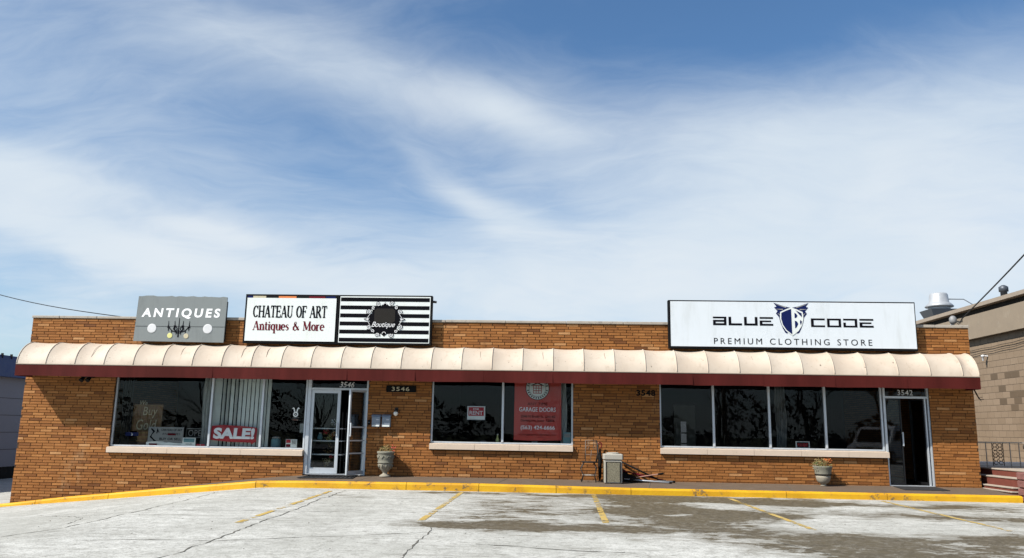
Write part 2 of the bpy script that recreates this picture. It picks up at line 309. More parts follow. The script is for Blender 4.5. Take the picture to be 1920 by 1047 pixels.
def arc(cx, cz, r, a0, a1, n=10, rz=None): return [(cx + r * math.cos(a0 + (a1 - a0) * i / n), cz + (rz or r) * math.sin(a0 + (a1 - a0) * i / n)) for i in range(n + 1)]

# ================================================================== GROUND
def lot_z(x, y): return -.215 - .004 * max(0, -1.65 - y) - .1 * min(max(-6.35 - x, 0), 7.4)
KT = [(-13.5, -.86), (-13.26, -.842), (-12.28, -.713), (-11.49, -.61), (-10.34, -.49), (-8.95, -.335), (-7.6, -.195), (-6.57, -.09), (-5.6, -.07), (-1.55, -.05), (1.8, -.08), (10.4, -.075)]
WT = [(-13.6, -.87), (-13.2, -.84), (-9.47, -.41), (-7.1, -.125), (-5.9, -.02), (-5, -.005), (11, -.005)]
def kerb_y(x): return -1.5 if x > -6.7 else -1.5 + (-6.7 - x) / 6.6 * 1.25
xs = [-400, -80, -30, -20, -14.5] + [-14 + .5 * i for i in range(18)] + [0, 5, 12, 20, 40, 120, 400]
ys = [-400, -120, -60, -32, -20, -12, -8, -4, -1.65, 0, 10, 30, 90, 400]
gm = MB(); nx = len(xs)
gm.add([(x, y, lot_z(x, y) if y > -60 else lot_z(x, -60)) for y in ys for x in xs], [(j * nx + i, j * nx + i + 1, (j + 1) * nx + i + 1, (j + 1) * nx + i) for j in range(len(ys) - 1) for i in range(nx - 1)])
lot = struct(gm.build('parking_lot', 'lot'))
st = MB().box(-300, 300, -46, -34, -1.6, -.335); struct(st.build('street', 'asphalt'))
# painted bay lines
for x0, y0, x1, y1 in ((-4.67, -2.2, -4.48, -7.9), (-1.89, -1.72, -1.94, -7.2), (.97, -1.66, .88, -6.9), (3.83, -2.0, 3.92, -7.2), (7.07, -1.8, 6.98, -6.9)):
    b = MB(); n = 14
    b.add([(x0 + (x1 - x0) * i / n + s * .05 + U(-.006, .006), y0 + (y1 - y0) * i / n, lot_z(x0, y0 + (y1 - y0) * i / n) + .006) for i in range(n + 1) for s in (-1, 1)], [(2 * i, 2 * i + 1, 2 * i + 3, 2 * i + 2) for i in range(n)])
    struct(b.build('parking_bay_line', 'line'))
# cracks and slab joints
def crack(pts, w, name='pavement_crack'):
    b = MB(); P_ = []
    for (x0, y0), (x1, y1) in zip(pts, pts[1:]):
        n = max(2, int(math.hypot(x1 - x0, y1 - y0) / .12))
        P_ += [(x0 + (x1 - x0) * i / n, y0 + (y1 - y0) * i / n) for i in range(n)]
    P_.append(pts[-1]); vs = []; off = 0
    for i, (x, y) in enumerate(P_):
        a = P_[max(i - 1, 0)]; c = P_[min(i + 1, len(P_) - 1)]; tx, ty = c[0] - a[0], c[1] - a[1]; l = math.hypot(tx, ty) or 1
        off = off * .8 + U(-.03, .03); ww = w * U(.1, 1.15) / 2
        px, py = x - ty / l * off, y + tx / l * off
        vs += [(px - ty / l * ww, py + tx / l * ww, lot_z(px, py) + .004), (px + ty / l * ww, py - tx / l * ww, lot_z(px, py) + .004)]
    b.add(vs, [(2 * i, 2 * i + 1, 2 * i + 3, 2 * i + 2) for i in range(len(P_) - 1)]); o = b.build(name, 'crack', lot); return o
for pts, w_ in (([(-4.13, -12.5), (-4.09, -9.67), (-4.17, -8.23), (-4.3, -5.61), (-4.42, -2.0)], .026), ([(-9, -10.3), (-6.5, -10.09), (-5.36, -9.8), (-4.11, -9.63), (-2.7, -8.93), (-1.59, -8.41)], .024),
                ([(-1.6, -12), (-1.62, -7.94)], .03), ([(-7.01, -9.35), (-6.58, -8.69), (-6.82, -4.85), (-7.2, -2)], .03), ([(-.9, -9.45), (-.51, -9.53), (.14, -9.77), (.9, -9.8)], .035), ([(-7.4, -6.6), (-3.43, -6.13), (-2.2, -6.04)], .02),
                ([(-6.2, -3.9), (-4.07, -3.64), (-2.3, -3.5)], .02), ([(3.0, -8.6), (3.15, -9.05), (3.34, -9.66)], .03), ([(-9, -5.4), (-7.3, -6.93), (-6.9, -8)], .022), ([(1.5, -10.25), (2.9, -10.05), (4, -10.1)], .025), ([(4.6, -5.9), (6.2, -6.2), (8.6, -6.1)], .018)):
    crack(pts, w_)
# loose grit
b = MB()
for i in range(150):
    x, y, r = U(-8, 9), -1.7 - 8.6 * random.random() ** .8, U(.004, .012); z = lot_z(x, y)
    b.add([(x - r, y - r, z), (x + r, y - r * .7, z), (x + r * .8, y + r, z), (x - r * .6, y + r, z), (x, y, z + r)], [(0, 1, 4), (1, 2, 4), (2, 3, 4), (3, 0, 4)])
tag(b.build('loose_grit', 'crack'), 'scattered dark grit and crumbs on the parking lot', 'grit', kind='stuff')
# pavement
b = MB(); px_ = [-13.4 + .4 * i for i in range(60)]
b.add([p for x in px_ for p in ((x, kerb_y(x) + .15, lerp(KT, x)), (x, .04, max(lerp(WT, x), lerp(KT, x) - .03)), (x, .04, -1.3), (x, kerb_y(x) + .15, -1.3))],
      [(4 * i + k, 4 * i + 4 + k, 4 * i + 4 + (k + 1) % 4, 4 * i + (k + 1) % 4) for i in range(len(px_) - 1) for k in range(4)] + [(0, 1, 2, 3), tuple(4 * (len(px_) - 1) + k for k in (3, 2, 1, 0))])
pav = struct(b.build('pavement', 'pavement'))
for x in (-7.6, -4.2, -1.0, 2.4, 5.55, 8.9):
    b = MB(); y0, y1 = kerb_y(x) + .16, -.01; z0, z1 = lerp(KT, x), lerp(WT, x)
    b.add([(x - .2, y0, z0 + .006), (x - .185, y0, z0 + .006), (x + .015, y1, z1 + .006), (x, y1, z1 + .006)], [(0, 1, 2, 3)]); b.build('slab_joint', 'crack', pav)
# kerb of painted stones
kb = MB()
kj = [-13.45, -12.28, -10.3, -6.57, -3.17, -1.55, .16, 1.8, 5.16, 7.3, 10.15]
def kerb_piece(b, xa, xb, dn=0., inset=0.):
    n = max(2, int((xb - xa) / .35)); prof = None; vs = []
    for i in range(n + 1):
        x = xa + (xb - xa) * i / n; y = kerb_y(x); zt = lerp(KT, x) - dn; zb = lot_z(x, y) - .2; j = U(-.004, .004)
        vs += [(x, y + inset + j, zb), (x, y + inset + j, zt - .035), (x, y + .012 + inset + j, zt - .01 + j), (x, y + .04 + inset, zt + .004 + j - dn), (x, y + .15, zt + .004 - dn), (x, y + .15, zb)]
    b.add(vs, [(6 * i + k, 6 * i + 6 + k, 6 * i + 6 + (k + 1) % 6, 6 * i + (k + 1) % 6) for i in range(n) for k in range(6)] + [tuple(range(5, -1, -1)), tuple(6 * n + k for k in range(6))])
kerb_piece(kb, -13.44, -6.72, .03, .035); kerb_piece(kb, -6.7, 10.12, .02, .03)
kerb = struct(kb.build('kerb', 'crack'))
for xa, xb in zip(kj, kj[1:]):
    b = MB(); kerb_piece(b, xa + .006, xb - .006); b.build('kerb_stone', 'kerb', kerb)

# ================================================================== SHOP BUILDING
HEAD, PT = 2.5, 3.72
bld = thing('shop_building', 'long low tan brick shop building with a flat parapet and three shopfronts', 'building', (-1.5, 0, 0))
OPEN = [(-10.87, -5.98, .44, HEAD), (-5.98, -4.46, -1.5, HEAD), (-2.89, .57, .66, HEAD), (2.66, 7.98, .645, HEAD), (7.98, 9.04, -1.5, HEAD)]
XL, XR = -13.2, 10.08
wb = MB()
for x0, x1, z0, z1 in ((XL, -10.87, -1.2, HEAD), (-10.87, -5.98, -1.2, .44), (-4.46, -2.89, -1.2, HEAD), (-2.89, .57, -1.2, .66), (.57, 2.66, -1.2, HEAD), (2.66, 7.98, -1.2, .645), (9.04, XR, -1.2, HEAD), (XL, XR, HEAD, PT)):
    wb.box(x0, x1, .013, .22, z0, z1)
wall = wb.build('wall', 'mortar', bld)
# bricks, course by course
BL, BH, J = .3048, .0677, .0125
allb = []
z = -.93; ci = 0
while z < PT - .04:
    zc0, zc1 = z, z + BH - J
    if not (2.46 < zc0 < 3.02):
        iv = [(XL, XR)]
        for ox0, ox1, oz0, oz1 in OPEN:
            if zc1 > oz0 + .01 and zc0 < oz1 - .01:
                nv = []
                for a, c in iv:
                    if ox1 <= a or ox0 >= c: nv.append((a, c))
                    else:
                        if a < ox0: nv.append((a, ox0))
                        if c > ox1: nv.append((ox1, c))
                iv = nv
        off = (ci % 2) * .5 + random.choice((0, 0, .17, -.17, .33))
        for a, c in iv:
            x = math.floor((a - off * BL) / BL) * BL + off * BL
            while x < c:
                e0, e1 = max(x, a) , min(x + BL - J, c)
                if e1 - e0 > .03 and zc1 > lerp(WT, (e0 + e1) / 2) - .02: allb.append((e0, e1, zc0, zc1))
                x += BL
    z += BH; ci += 1
def tone():
    r = random.random()
    return U(.82, 1) if r < .045 else U(.02, .2) if r < .09 else min(max(random.gauss(.5, .14), .15), .82)
full = [q for q in allb if q[1] - q[0] > BL - J - .002]
def px_size(q):
    c = V(((q[0] + q[1]) / 2, 0, (q[2] + q[3]) / 2)) - V((0, -19.7, 1.158)); return c.dot(fw)
full.sort(key=px_size)
solo = set(full[:300])
VAR = []
for k in range(24):
    b = MB(); dx_ = U(-.002, .002); b.box(-(BL - J) / 2, (BL - J) / 2, 0, .03, -(BH - J) / 2, (BH - J) / 2, tone())
    b.v = [(p[0] + U(-.002, .002), p[1] + (U(-.003, .003) if p[1] == 0 else 0), p[2] + U(-.0015, .0015)) for p in b.v]
    o = b.build('brick', 'brick', wall, tone=True); VAR.append(o.data); bpy.data.objects.remove(o)
bf = MB(); kk = 0
for q in allb:
    dep = U(-.003, .003)
    if q in solo:
        o = bpy.data.objects.new('brick', random.choice(VAR)); C.objects.link(o); o.parent = wall
        o.location = ((q[0] + q[1]) / 2, dep, (q[2] + q[3]) / 2); o.rotation_euler = (0, U(-.006, .006), U(-.006, .006))
    else:
        y0 = dep; v0 = len(bf.v); bf.box(q[0] + U(0, .003), q[1] - U(0, .003), y0, .03, q[2] + U(-.001, .0015), q[3] + U(-.0015, .001), tone())
        bf.v[v0:] = [(p[0], p[1] + (U(-.003, .003) if p[1] == y0 else 0), p[2] + U(-.001, .001)) for p in bf.v[v0:]]
stuff(bf.build('brick_courses', 'brick', wall, tone=True))
# side walls, back, roof, rooms
b = MB(); b.box(XL, XL + .2, .22, 12, -1.2, PT); b.box(XR - .2, XR, .22, 12, -1.2, PT); b.box(XL, XR, 12, 12.2, -1.2, PT); b.build('side_wall', 'sidebrick', bld)
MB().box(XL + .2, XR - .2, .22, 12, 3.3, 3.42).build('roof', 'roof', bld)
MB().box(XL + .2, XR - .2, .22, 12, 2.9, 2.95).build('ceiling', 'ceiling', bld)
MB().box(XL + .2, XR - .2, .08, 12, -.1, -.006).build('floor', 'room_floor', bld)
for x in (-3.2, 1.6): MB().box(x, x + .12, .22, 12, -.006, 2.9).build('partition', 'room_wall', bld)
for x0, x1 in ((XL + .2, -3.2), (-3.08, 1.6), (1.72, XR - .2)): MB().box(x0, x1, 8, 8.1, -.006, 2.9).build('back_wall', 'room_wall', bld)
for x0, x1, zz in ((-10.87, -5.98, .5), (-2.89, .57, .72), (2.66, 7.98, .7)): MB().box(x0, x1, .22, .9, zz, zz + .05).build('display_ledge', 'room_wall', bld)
# coping
cp = MB().box(XL, XR, .0, .28, PT + .001, PT + .02).build('coping', 'mortar', bld)
x = XL - .02
for L in (.72, .98, 1.2, .5, 1.5, 1.5, 1.22, 1.5, 1.5, 1.5, 1.5, 1.4, 1.5, 1.5, 1.5, 1.5, 1.5, 1.3, 9):
    x1 = min(x + L, XR + .02)
    if x1 - x < .05: break
    MB().bbox(x + .004, x1 - .004, -.03 + U(-.006, .006), .3, PT + .02 + U(-.003, .003), PT + .085 + U(-.004, .004), .008).build('coping_stone', 'coping', cp); x = x1
# sills
def sill(x0, x1, zt, cuts):
    s_ = MB().box(x0 + .01, x1 - .01, .0, .14, zt - .13, zt - .012).build('window_sill', 'mortar', bld)
    cs = [x0] + cuts + [x1]
    for a, c in zip(cs, cs[1:]):
        b = MB(); a += .003; c -= .003
        b.hexa([(a, -.085, zt - .145), (c, -.085, zt - .145), (c, .13, zt - .145), (a, .13, zt - .145), (a, -.085, zt - .02), (c, -.085, zt - .02), (c, .13, zt + .004), (a, .13, zt + .004)]); b.build('sill_stone', 'sill', s_)
sill(-10.88, -5.99, .575, [-9.35, -8.55, -7.52]); sill(-2.9, .57, .795, [-1.8, -.72]); sill(2.65, 7.99, .785, [3.75, 4.85, 5.95, 7.05])
# windows
def window(mull, z0, name='window'):
    x0, x1 = mull[0], mull[-1]
    b = MB(); b.box(x0, x1, .07, .13, z0, z0 + .035).box(x0, x1, .07, .13, HEAD - .05, HEAD).box(x0, x0 + .04, .07, .13, z0 + .035, HEAD - .05).box(x1 - .04, x1, .07, .13, z0 + .035, HEAD - .05)
    wn = b.build(name, 'alu', bld)
    for x in mull[1:-1]: MB().bbox(x - .027, x + .027, .055, .14, z0 + .036, HEAD - .051, .005).build('mullion', 'alu', wn)
    for a, c in zip(mull, mull[1:]):
        th = U(-.0016, .0016); b = MB(); b.add([(a + .02, .1 - th * .6, z0 + .02), (c - .02, .1 + th * .6, z0 + .02), (c - .02, .1 + th + .0015, HEAD - .03), (a + .02, .1 - th, HEAD - .03)], [(0, 1, 2, 3)]); b.build('pane', 'glass', wn)
    return wn
window([-10.87, -8.40, -7.11, -6.0], .579); window([-2.89, -1.14, .57], .80); window([2.66, 3.95, 5.28, 6.6, 7.95], .79)
# door frames
def door_frame(x0, x1, wl, wr):
    b = MB().box(x0, x0 + wl, .04, .16, -.004, HEAD).box(x1 - wr, x1, .04, .16, -.004, HEAD).box(x0 + wl, x1 - wr, .045, .155, 2.035, 2.085)
    fr = b.build('door_frame', 'alu', bld); MB().add([(x0 + wl, .1, 2.085), (x1 - wr, .1, 2.085), (x1 - wr, .1, HEAD), (x0 + wl, .1, HEAD)], [(0, 1, 2, 3)]).build('transom_pane', 'glass', fr)
    MB().box(x0 + wl, x1 - wr, .02, .17, -.004, .012).build('threshold', 'alu', fr); return fr
door_frame(-5.98, -4.46, .085, .05); door_frame(7.97, 9.04, .05, .04); MB().box(8.935, 8.965, .05, .15, .012, 2.035).build('door_stop', 'alu', bld)
def leaf(xh, wd, ang, st, m, hs, pull, rails=(), bars=0):
    # hinged at xh, spans wd towards the other jamb (sign of wd), ang swings it outwards
    sg = 1 if wd > 0 else -1; L = abs(wd)
    def bx(b, x0, x1, y0, y1, z0, z1):
        vs = []
        for z_ in (z0, z1):
            for x_, y_ in ((x0, y0), (x1, y0), (x1, y1), (x0, y1)):
                ca, sa = math.cos(ang), math.sin(ang); vs.append((xh + sg * (x_ * ca + y_ * sa), .1 - x_ * sa + y_ * ca, z_))
        b.hexa(vs if sg > 0 else [vs[i] for i in (1, 0, 3, 2, 5, 4, 7, 6)])
    b = MB(); t = .022
    bx(b, 0, st, -t, t, .02, 2.03); bx(b, L - st, L, -t, t, .02, 2.03); bx(b, st, L - st, -t, t, .02, .02 + st * 1.8); bx(b, st, L - st, -t, t, 2.03 - st, 2.03)
    d = b.build('door', m, bld)
    b = MB(); bx(b, st, L - st, -.004, .004, .02 + st * 1.8, 2.03 - st); b.build('pane', 'glass', d)
    for zr in rails: b = MB(); bx(b, st, L - st, -.018, -.006, zr - .016, zr + .016); b.build('push_rail', m, d)
    for k in range(bars): xb = st + (L - 2 * st) * (k + 1) / (bars + 1); b = MB(); bx(b, xb - .006, xb + .006, .006, .016, .12, 1.98); b.build('grille_bar', 'iron', d)
    if pull:
        b = MB(); bx(b, L - st * .75, L - st * .75 + .025, -.07, -.045, .92, 1.24); bx(b, L - st * .75, L - st * .75 + .025, -.045, -.022, .93, .95); bx(b, L - st * .75, L - st * .75 + .025, -.045, -.022, 1.21, 1.23); b.build('door_handle', hs, d)
    return d
leaf(-5.895, .735, 0, .075, 'alu', 'alu', True)
leaf(-4.51, -.65, math.radians(64), .05, 'alu', 'alu', True, (.52, .82, 1.14), 5)
leaf(8.02, .37, 0, .03, 'darkalu', 'alu', True); leaf(8.94, -.56, math.radians(-80), .035, 'darkalu', 'alu', False)

# ================================================================== AWNING
aw = thing('awning', 'long cream ribbed barrel awning with maroon valance along the whole shopfront', 'awning', (-1.5, 0, 2.2))
AX0, AX1, DEP, ZT, ZM, ZB = -13.04, 9.91, .65, 3.115, 2.51, 2.237
ribs = [AX0 + .7285 * k for k in range(32)] + [AX1]
def prof(t, sag=0.):
    a = t * math.pi / 2; y = -(DEP - sag) * math.sin(a); z_ = ZM + (ZT - ZM - sag) * math.cos(a) ; return y, z_
for x0, x1 in zip(ribs, ribs[1:]):
    if x1 - x0 < .1: continue
    sg = U(.055, .085)
    def fn(u, v):
        s_ = sg * (1 - (2 * u - 1) ** 2) * (math.sin(math.pi * min(max(v, 0), 1)) * .75 + .25 * (1 - v)); y, z_ = prof(v, s_ * 1.0); return (x0 + (x1 - x0) * u, y, z_)
    MB().grid(fn, 8, 10).build('awning_panel', 'awning', aw, True)
for x0, x1 in zip(ribs, ribs[1:]):
    if random.random() < .25:
        xs_ = x0 + (x1 - x0) * U(.4, .75); MB().tube([(xs_ + .01 * math.sin(t), *prof(t / 12, .05)) for t in range(0, 13)], .0045, 4).build('seam', 'seam', aw, True)
for x in ribs: MB().tube([(x, *prof(t / 12)) for t in range(13)], .013, 6).build('rib', 'awning', aw, True)
vx = [AX0 - .01 + k * 1.64 for k in range(14)] + [AX1 + .01]
for x0, x1 in zip(vx, vx[1:]):
    a0, a1 = U(0, 6), U(2, 4)
    def fv(u, v): x = x0 + .0015 + (x1 - x0 - .003) * u; return (x, -DEP - .014 + (1 - v) * .012 * math.sin(a0 + a1 * x), ZB + (ZM + .004 - ZB) * v + (1 - v) * .006 * math.sin(a1 * .7 * x + a0))
    MB().grid(fv, 10, 3).build('valance', 'valance', aw, True)
MB().box(AX0, AX1, -DEP - .001, -DEP + .008, ZB + .02, ZM).build('valance_backing', 'valance', aw)
MB().tube([(AX0, -DEP - .012, ZM + .012), (AX1, -DEP - .012, ZM + .012)], .013, 6).build('front_bar', 'trim', aw)
for x in (AX0 + .004, AX1 - .004):
    pts = [prof(t / 12) for t in range(13)]; b = MB(); b.add([(x, y, z_) for y, z_ in pts] + [(x, 0, ZM)], [tuple(range(14))]); b.build('end_panel', 'awning', aw)
    MB().box(x - .008, x + .008, -DEP + .011, -.002, ZB, ZM - .002).build('end_valance', 'valance', aw)

# ================================================================== ROOF SIGNS
SY = -.2
# grey antiques board
t = thing('shop_sign', 'weathered grey board with white ANTIQUES lettering and a black chandelier', 'sign', (-9.25, -.1, 3.16), 'signboards above the awning')
top = [(-10.39, 4.30)] + [(-10.39 + 2.27 * i / 24, 4.31 + U(-.012, .014) - .012 * i / 24) for i in range(1, 24)] + [(-8.11, 4.29)]
b = MB(); b.prism([(-10.42, 3.165), (-8.12, 3.15)] + top[::-1], SY, SY + .035); b.build('board', 'sign_grey', t)
MB().box(-10.35, -8.15, SY + .036, -.02, 3.2, 4.2).build('cabinet', 'shade_metal', t)
MB().box(-10.40, -8.115, SY - .004, SY - .001, 3.535, 3.543).build('seam', 'shade_metal', t)
letters(MB().text('ANTIQUES', -10.27, -8.26, 3.73, 4.0, SY - .004, .035, .10, 1.4), 'bright', t)
for x, z_, r, m in ((-9.97, 3.486, .115, 'white'), (-8.545, 3.488, .118, 'white'), (-9.494, 3.31, .066, 'yellowish'), (-9.078, 3.301, .064, 'cream')): MB().tube([(x, SY - .0005, z_), (x, SY - .006, z_), (x, SY - .010, z_)], [r, r, r * .9], 24).build('sign_circle', m, t)  # plain coloured circles on the board face, not light fittings
b = MB(); cx, y = -9.285, SY - .004
b.ribbon([(cx, 3.76), (cx, 3.27)], [.012, .04], y)
for s_ in (-1, 1):
    for k, (dx_, zb, zt) in enumerate(((.10, 3.55, 3.68), (.26, 3.52, 3.68))):
        b.ribbon([(cx + s_ * dx_, zb), (cx + s_ * (dx_ + .01), zt)], [.022, .012], y - .0004 * (k + 1))
        b.ribbon([(cx + s_ * .01, 3.38 + .05 * k)] + [(cx + s_ * (dx_ * q + .02), 3.40 + .03 * k - .045 * math.sin(math.pi * q) + .14 * q * q) for q in (.3, .55, .8, 1)], .022, y - .0004 * (k + 3))
        b.ribbon([(cx + s_ * (dx_ - .035), zb), (cx + s_ * (dx_ + .035), zb)], .03, y - .0004 * (k + 5))
        b.ribbon([(cx + s_ * dx_, zb - .02), (cx + s_ * dx_, zb - .10)], [.03, .008], y - .0004 * (k + 7))
    b.ribbon(arc(cx + s_ * .085, 3.485, .045, 0, 6.28, 14), .02, y - .004); b.ribbon([(cx + s_ * .05, 3.42), (cx + s_ * .06, 3.33)], [.03, .008], y - .0044); b.ribbon([(cx + s_ * .17, 3.45), (cx + s_ * .18, 3.36)], [.03, .008], y - .0048)
b.build('chandelier_motif', 'ink', t)
# ---- stroke fonts
def serif(b, s, x0, x1, z0, z1, y, weights=(.2, .07)):
    TK, tn = weights
    def sf(x, z, w_=.34): return ([(x - w_ / 2, z), (x + w_ / 2, z)], tn)
    def v(x, a=0, c=1): return [([(x, a), (x, c)], TK)] + ([sf(x, tn / 2)] if a == 0 else []) + ([sf(x, c - tn / 2)])
    A = math.pi
    def bowl(cx, cz, r, rz, a0, a1): p = arc(cx, cz, r, a0, a1, 12, rz); return (p, [tn + (TK - tn) * abs(math.cos(a0 + (a1 - a0) * i / 12)) for i in range(13)])
    D = {'C': (.72, [bowl(.38, .5, .3, .46, A * .22, A * 1.78), ([(.62, .98), (.62, .68)], tn)]), 'H': (.86, v(.16) + v(.7) + [([(.16, .52), (.7, .52)], tn)]),
         'A': (.8, [([(.08, 0), (.37, 1)], tn), ([(.38, 1), (.68, 0)], TK), ([(.17, .34), (.58, .34)], tn), sf(.08, tn / 2, .22), sf(.68, tn / 2, .3)]), 'T': (.74, v(.37)[:2] + [([(.04, .96), (.7, .96)], tn * 1.3), ([(.06, .97), (.06, .76)], tn), ([(.68, .97), (.68, .76)], tn)]),
         'E': (.72, v(.16) + [([(.16, .96), (.62, .96)], tn * 1.2), ([(.16, .52), (.5, .52)], tn), ([(.16, .04), (.64, .04)], tn * 1.2), ([(.62, .97), (.62, .75)], tn), ([(.64, .03), (.64, .27)], tn), ([(.5, .64), (.5, .4)], tn)]),
         'F': (.66, v(.16) + [([(.16, .96), (.6, .96)], tn * 1.2), ([(.16, .52), (.48, .52)], tn), ([(.6, .97), (.6, .75)], tn), ([(.48, .64), (.48, .4)], tn)]),
         'U': (.82, [([(.16, 1), (.16, .3)], TK), (arc(.4, .3, .25, A, 2 * A, 10, .27), [TK] * 3 + [tn * 1.3] * 8), ([(.65, .3), (.65, 1)], tn), sf(.16, .97), sf(.65, .97, .26)]), 'O': (.8, [bowl(.4, .5, .3, .46, 0, A * 2)]),
         'R': (.8, v(.16) + [bowl(.3, .74, .26, .24, -A / 2, A / 2), ([(.36, .5), (.7, .02)], TK * .9)]), 'M': (1.0, [([(.12, 0), (.12, 1)], tn), ([(.14, 1), (.46, .1)], TK), ([(.46, .1), (.8, 1)], tn), ([(.82, 1), (.82, 0)], TK), sf(.12, tn / 2, .24), sf(.82, tn / 2), sf(.1, .97, .2), sf(.84, .97, .22)]),
         'n': (.62, v(.14, 0, .66) + [(arc(.32, .42, .17, A, 0, 8, .22), [tn] * 4 + [TK * .8] * 5), ([(.49, .42), (.49, 0)], TK), sf(.49, tn / 2, .3)]), 't': (.42, [([(.18, .9), (.18, .12), (.24, .04), (.36, .08)], [TK * .7, TK, TK * .7, tn]), ([(.02, .64), (.36, .64)], tn)]),
         'i': (.32, v(.15, 0, .66) + [(arc(.15, .86, .04, 0, 6.28, 8), .09)]), 'q': (.62, [bowl(.3, .34, .2, .31, 0, 2 * A), ([(.48, .66), (.48, -.3)], TK), sf(.48, -.3, .3)]), 'u': (.64, [([(.14, .66), (.14, .2)], TK), (arc(.31, .2, .17, A, 2 * A, 8, .17), [TK * .8] * 4 + [tn] * 5), ([(.5, .66), (.5, 0)], TK), sf(.1, .64, .2), sf(.46, .64, .2), sf(.56, tn / 2, .2)]),
         'e': (.54, [bowl(.28, .34, .2, .31, 0, A * 1.75), ([(.08, .36), (.48, .36)], tn)]), 's': (.46, [([(.38, .56), (.24, .64), (.1, .52), (.22, .37), (.36, .26), (.36, .1), (.2, .02), (.07, .12)], [tn, tn, TK * .7, TK, TK, TK * .7, tn, tn])]), 'o': (.58, [bowl(.29, .34, .21, .31, 0, 2 * A)]),
         'r': (.48, v(.14, 0, .66) + [([(.18, .44), (.28, .62), (.4, .6)], [tn, tn, TK])]), '&': (.86, [([(.78, .04), (.24, .72), (.28, .92), (.42, .94), (.48, .78), (.14, .34), (.14, .12), (.3, .02), (.52, .1), (.74, .46)], [TK, TK, tn, tn, tn, TK, TK, tn * 1.5, tn, tn])]), ' ': (.42, [])}
    tot = sum(D[c][0] for c in s); sx = (x1 - x0) / tot; sz = z1 - z0; x = x0; k = 0
    for c in s:
        wd, st_ = D[c]
        for pts, ww in st_:
            p2 = [(x + px * sx, z0 + pz * sz) for px, pz in pts]; n_ = len(pts); ww = ww if isinstance(ww, list) else [ww] * n_
            sw = []
            for i in range(n_):      # stroke width follows the squeezed letter
                a_, c_ = pts[max(i - 1, 0)], pts[min(i + 1, n_ - 1)]; h_ = abs(c_[0] - a_[0]); v_ = abs(c_[1] - a_[1]); q = v_ / (h_ + v_ + 1e-6); sw.append(ww[i] * (sx * q + sz * (1 - q)))
            b.ribbon(p2, sw, y - .00025 * (k % 14)); k += 1
        x += wd * sx
    return b
# white antiques & more panel
t = thing('shop_sign', 'white panel reading CHATEAU OF ART in black and Antiques & More in maroon', 'sign', (-6.45, -.1, 3.17), 'signboards above the awning')
b = MB(); b.box(-7.64, -5.27, SY + .012, -.02, 3.15, 4.38); b.build('cabinet', 'black', t)
MB().box(-7.60, -5.315, SY, SY + .011, 3.2, 4.345).build('old_face', 'black', t)
for x0, x1, m in ((-7.45, -7.12, 'cream'), (-6.80, -6.35, 'flower_orange'), (-6.03, -5.62, 'maroon'), (-5.6, -5.36, 'navy'), (-7.59, -7.46, 'navy')): MB().box(x0, x1, SY - .003, SY - .0005, 4.285, 4.335).build('paint_patch', m, t)
MB().box(-7.59, -5.33, SY - .009, SY - .001, 3.205, 4.285).build('face', 'sign_white', t)
serif(MB(), 'CHATEAU OF ART', -7.42, -5.55, 3.79, 4.09, SY - .012, (.2, .085)).build('lettering', 'ink', t)
serif(MB(), 'Antiques & More', -7.40, -5.6, 3.47, 3.70, SY - .012, (.2, .075)).build('lettering', 'maroon', t)
# striped boutique panel
t = thing('shop_sign', 'black and white striped panel with ornate black Boutique badge', 'sign', (-4.1, -.1, 3.17), 'signboards above the awning')
MB().box(-5.255, -2.93, SY + .012, -.02, 3.15, 4.38).build('cabinet', 'black', t)
MB().box(-5.235, -2.97, SY, SY + .011, 3.19, 4.345).build('face', 'sign_white', t)
n_ = 11; zz = [3.21 + (4.32 - 3.21) * (k / n_) for k in range(n_ + 1)]
for k in range(0, n_, 2): MB().add([(-5.22, SY - .003, zz[k] + 0), (-2.99, SY - .003, zz[k] + 0), (-2.99, SY - .003, zz[k + 1] - .004), (-5.22, SY - .003, zz[k + 1] - .004)], [(0, 1, 2, 3)]).build('stripe', 'ink', t)
cx, cz = -4.1, 3.775
bp = [(0, .43), (.13, .31), (.3, .29), (.33, .12), (.40, 0), (.33, -.12), (.3, -.29), (.13, -.31), (0, -.43), (-.13, -.31), (-.3, -.29), (-.33, -.12), (-.4, 0), (-.33, .12), (-.3, .29), (-.13, .31)]
MB().plate([(cx + x, cz + z_) for x, z_ in bp], SY - .006).build('badge', 'ink', t)
MB().plate([(cx + x * .26 * 2, cz + .08 + z_ * .2) for x, z_ in ((-.5, -.6), (-.38, -.85), (.38, -.85), (.5, -.6), (.5, .7), (.38, .95), (-.38, .95), (-.5, .7))], SY - .009).build('badge_centre', 'shade_metal', t)
def spiral(cx, cz, r, a0, tu, n=18): return [(cx + r * (1 - .8 * i / n) * math.cos(a0 + tu * i / n), cz + r * (1 - .8 * i / n) * math.sin(a0 + tu * i / n)) for i in range(n + 1)]
b = MB(); bw = MB(); k = 0
for sx_ in (-1, 1):
    for sz_ in (-1, 1):
        for (ox, oz, r, ph) in ((.17, .39, .055, .5), (.39, .19, .06, 2.2), (.29, .29, .045, 1.)):
            k += 1; b.ribbon(spiral(cx + sx_ * ox, cz + sz_ * oz, r * 1.25, ph * sx_, 7.5 * sx_ * sz_), .022, SY - .010 - .0003 * k); bw.ribbon(spiral(cx + sx_ * ox, cz + sz_ * oz, r * .95, ph * sx_, 7.5 * sx_ * sz_), .016, SY - .015 - .0003 * k)
        bw.ribbon([(cx + sx_ * .44, cz + sz_ * .02), (cx + sx_ * .36, cz + sz_ * .14)], .012, SY - .02)
    b.ribbon([(cx + sx_ * .40, cz), (cx + sx_ * .52, cz)], [.1, .01], SY - .0135); bw.ribbon([(cx + sx_ * .40, cz), (cx + sx_ * .48, cz)], [.05, .01], SY - .0205)
